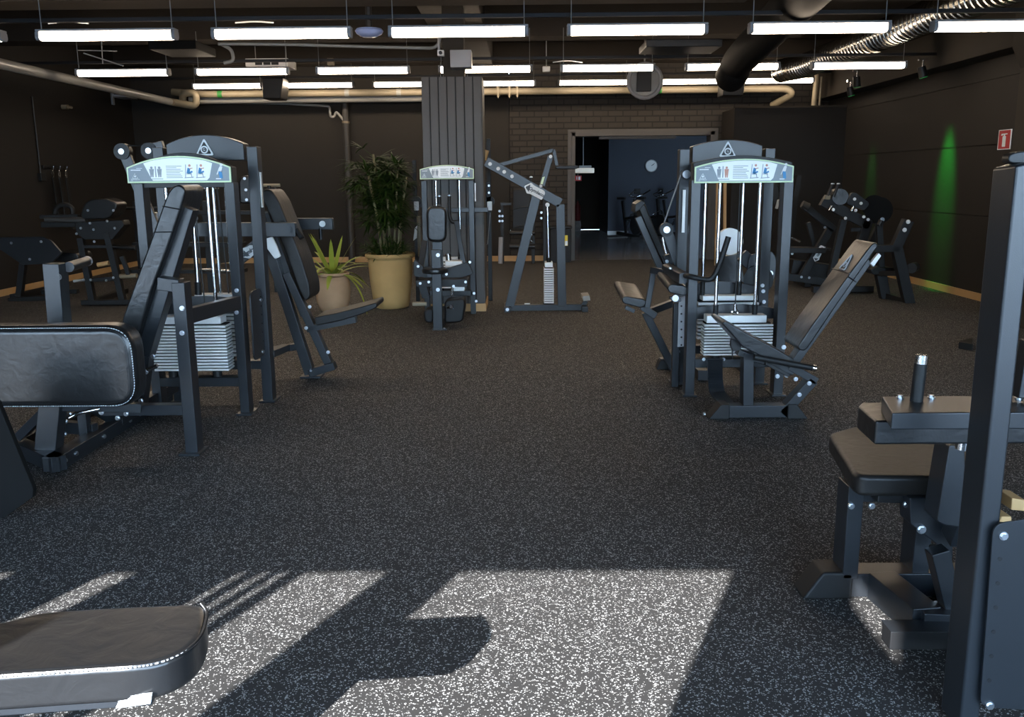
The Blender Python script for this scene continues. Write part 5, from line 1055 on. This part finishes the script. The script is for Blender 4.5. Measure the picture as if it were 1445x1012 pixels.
# arm rest pad: long in x, with small carrier bar and handle on top
za_ = .785
a0 = G(1236, 594, za_); b0 = G(1211, 573, za_)
top = [b0, a0, (a0.x + .75, a0.y, za_), (a0.x + .75, b0.y + .02, za_), (b0.x + .03, b0.y + .05, za_)]
pad(Gm, 'arm_pad', top, (0, 0, -.075), .012, .010, 'leather', 3)
zb3 = za_ + .05
c0_ = G(1259, 583, zb3 - .0); c1_ = G(1246, 560, zb3 - .0)
slab(Gm, 'arm_carrier', [c0_, (c0_.x + .6, c0_.y, zb3), (c0_.x + .6, c0_.y + .2, zb3), (c1_.x + .0, c0_.y + .2, zb3)], (0, 0, -.05), 'steel')
for px, py in ((1270, 562), (1314, 562), (1437, 563)): bolt(Gm, G(px, py, zb3), (0, 0, 1), r=.012)
h0 = G(1293, 566, zb3); rod(Gm, 'handle', h0, W(1299.5, 512, h0.y), .019, 'rubber'); rod(Gm, 'handle_cap', W(1299.5, 513, h0.y), W(1301, 501, h0.y), .0195, 'chrome')
bar(Gm, 'arm_support', (a0.x + .42, a0.y + .12, .72), (a0.x + .40, a0.y + .25, .30), .07, .08)
# the tall post at the picture's edge with its perforated guard
YPs = 2.20
xf0, xf1 = W(1395, 620, YPs).x, W(1424, 620, YPs).x
zt1 = W(1427, 233, YPs).z
w0 = (xf1 - xf0)
pm = MB().add([(xf0, YPs, 0), (xf1, YPs, 0), (xf1, YPs + .11, 0), (xf0, YPs + .11, 0), (xf0, YPs, zt1), (xf1, YPs, W(1455, 227, YPs).z), (xf1, YPs + .11, W(1421, 228, YPs + .11).z), (xf0, YPs + .11, W(1391, 238, YPs + .11).z)], [(0, 3, 2, 1), (4, 5, 6, 7), (0, 1, 5, 4), (1, 2, 6, 5), (2, 3, 7, 6), (3, 0, 4, 7)])
build(pm, 'upright_post', 'steel', Gm, .007, 3)
post(Gm, 'upright_post', xf1 + .62, YPs, 0, zt1, .055, .11)
pad(Gm, 'head_cover', [W(*p, YPs + .045) for p in ((1424, 231), (1423, 222), (1428, 216), (1446, 213), (1700, 203), (1700, 232))], (0, .035, 0), .02, .008, 'steel_dark')
yg = YPs - .02
gp = roundpoly([W(*p, yg) for p in ((1402, 740), (1560, 716), (1560, 1010), (1383, 998))], .03, 6)
build(MB().prism(gp, (0, .006, 0)), 'side_guard', 'steel', Gm, .001)
for p in ((1415.5, 756), (1396, 995)): bolt(Gm, W(*p, yg), r=.012)
for k in range(6): c = W(1411 - k * 3, 789 + k * 34.3, yg); build(MB().cyl(c + Vector((0, -.001, 0)), c + Vector((0, .003, 0)), .006, n=14), 'pin_hole', 'rubber', Gm)
bar(Gm, 'lower_crossbar', (xf0 + .03, YPs + .05, .18), (xf1 + .62, YPs + .05, .18), .06, .08)
bar(Gm, 'back_brace', W(1452, 480, 2.6), W(1438, 560, 2.6), .03, .05); slab(Gm, 'wood_block', [W(*p, 2.9) for p in ((1428, 703), (1448, 706), (1448, 722), (1427, 720))], (0, .1, 0), 'wood'); slab(Gm, 'wood_block', [W(*p, 2.88) for p in ((1413, 729), (1428, 729), (1428, 738), (1410, 737))], (0, .1, 0), 'wood')
bar(Gm, 'base_beam', (xf1 + .3, YPs + .1, .05), (xf1 + .3, 3.04, .05), .08, .09); bar(Gm, 'wood_carrier', W(1420, 742, 2.92), (W(1420, 742, 2.92).x, 2.92, .05), .06, .06)
fs = build(MB().prism([G(1352, 492), G(1362, 487), G(1372, 487), G(1372, 495)], (0, 0, .06)), 'floor_stand', 'rubber', None, .006, base=G(1362, 492)); tag(fs, 'lone dark floor foot peeking out left of the tall right post', 'stand')

# ------------------------------------------------------------------ foreground left pad and the dark guard above it
ZH = .65
Hm = thing('foreground_bench_machine', (-1.1, 1.5, 0), 'black padded bench end with pale tag, cut off by the lower left corner', 'exercise machine')
top = [G(*p, ZH) for p in ((-60, 884), (0, 878), (55, 862), (150, 856), (284, 850), (293, 862), (284, 898), (258, 921), (215, 938), (100, 945), (-60, 956))]
hp = pad(Hm, 'seat_pad', top, (0, 0, -.075), .05, .014, 'leather', 4)
edge = smooth_path([G(*p, ZH - .004) for p in ((284, 851), (294, 863), (285, 899), (259, 922), (215, 939), (100, 947), (-60, 958))], .04)
build(MB().tube(edge, .0035, 6), 'piping', 'leather', hp); sm = MB()
for i in range(len(edge) - 1):
    L_ = (edge[i + 1] - edge[i]).length; k = max(1, int(L_ / .006))
    for j in range(k): sm.bar(edge[i].lerp(edge[i + 1], (j + .2) / k) + Vector((0, -.004, .001)), edge[i].lerp(edge[i + 1], (j + .7) / k) + Vector((0, -.004, .001)), .002, .002, ref=(0, 0, 1))
build(sm, 'stitching', 'stitch', hp, smooth=False)
brd = [G(*p, ZH) + Vector((0, .012, -.075)) for p in ((-50, 905), (0, 890), (150, 875), (225, 890), (205, 936), (100, 943), (-50, 953))]
build(MB().prism(brd, (0, 0, -.018)), 'backing_board', 'steel', Hm, .003)
tg = [W(*p, G(190, 940, ZH).y + .0) for p in ((170, 984), (214, 979), (212, 993), (163, 1000))]
build(MB().prism(tg, (0, .004, 0)), 'paper_tag', 'white', Hm)
post(Hm, 'seat_post', -.99, 1.42, .06, ZH - .08, .08, .08); bar(Hm, 'base_beam', (-1.5, 1.46, .04), (-.95, 1.46, .04), .08, .10)
Wg = thing('machine_side_guard', G(20, 725), 'plain black slanted guard panel cut off by the left edge below the big pad', 'guard panel')
yw = G(20, 720).y - .1
slab(Wg, 'panel', [W(*p, yw) for p in ((-120, 560), (-4, 566), (47, 690), (46, 702), (0, 735), (-120, 790))], (0, .03, 0), 'matt_black', .01, .006)  # black panel, its colour darkened further for the shade on this face
bar(Wg, 'stand', (W(-60, 700, yw).x, yw + .07, .0), (W(-60, 640, yw).x, yw + .07, .5), .2, .08, 'matt_black')

# ------------------------------------------------------------------ light and sky
az, el = math.radians(23.3), math.radians(26.6)
sl = bpy.data.lights.new('sun', 'SUN'); sl.energy = 30.0; sl.angle = math.radians(.35); sl.color = (.96, .98, 1)
so = bpy.data.objects.new('sun', sl); COL.objects.link(so)
so.rotation_euler = Vector((math.sin(az) * math.cos(el), math.cos(az) * math.cos(el), -math.sin(el))).to_track_quat('-Z', 'Y').to_euler()
wd = bpy.data.worlds.new('world'); S.world = wd; wd.use_nodes = True; nt = wd.node_tree
bg = nt.nodes['Background']; tc = nt.nodes.new('ShaderNodeTexCoord'); sp = nt.nodes.new('ShaderNodeSeparateXYZ'); rp = nt.nodes.new('ShaderNodeValToRGB')
nt.links.new(tc.outputs['Generated'], sp.inputs[0]); nt.links.new(sp.outputs[2], rp.inputs[0]); nt.links.new(rp.outputs[0], bg.inputs['Color'])
rp.color_ramp.elements[0].position = 0.0; rp.color_ramp.elements[0].color = (.62, .82, 1, 1); rp.color_ramp.elements[1].position = .75; rp.color_ramp.elements[1].color = (.12, .24, .46, 1); em = rp.color_ramp.elements.new(.22); em.color = (.34, .50, .70, 1)
bg.inputs['Strength'].default_value = 26
S.view_settings.view_transform = 'Standard'; S.view_settings.look = 'None'; S.view_settings.exposure = 0.0; S.view_settings.gamma = 1.0
S.view_settings.use_curve_mapping = False
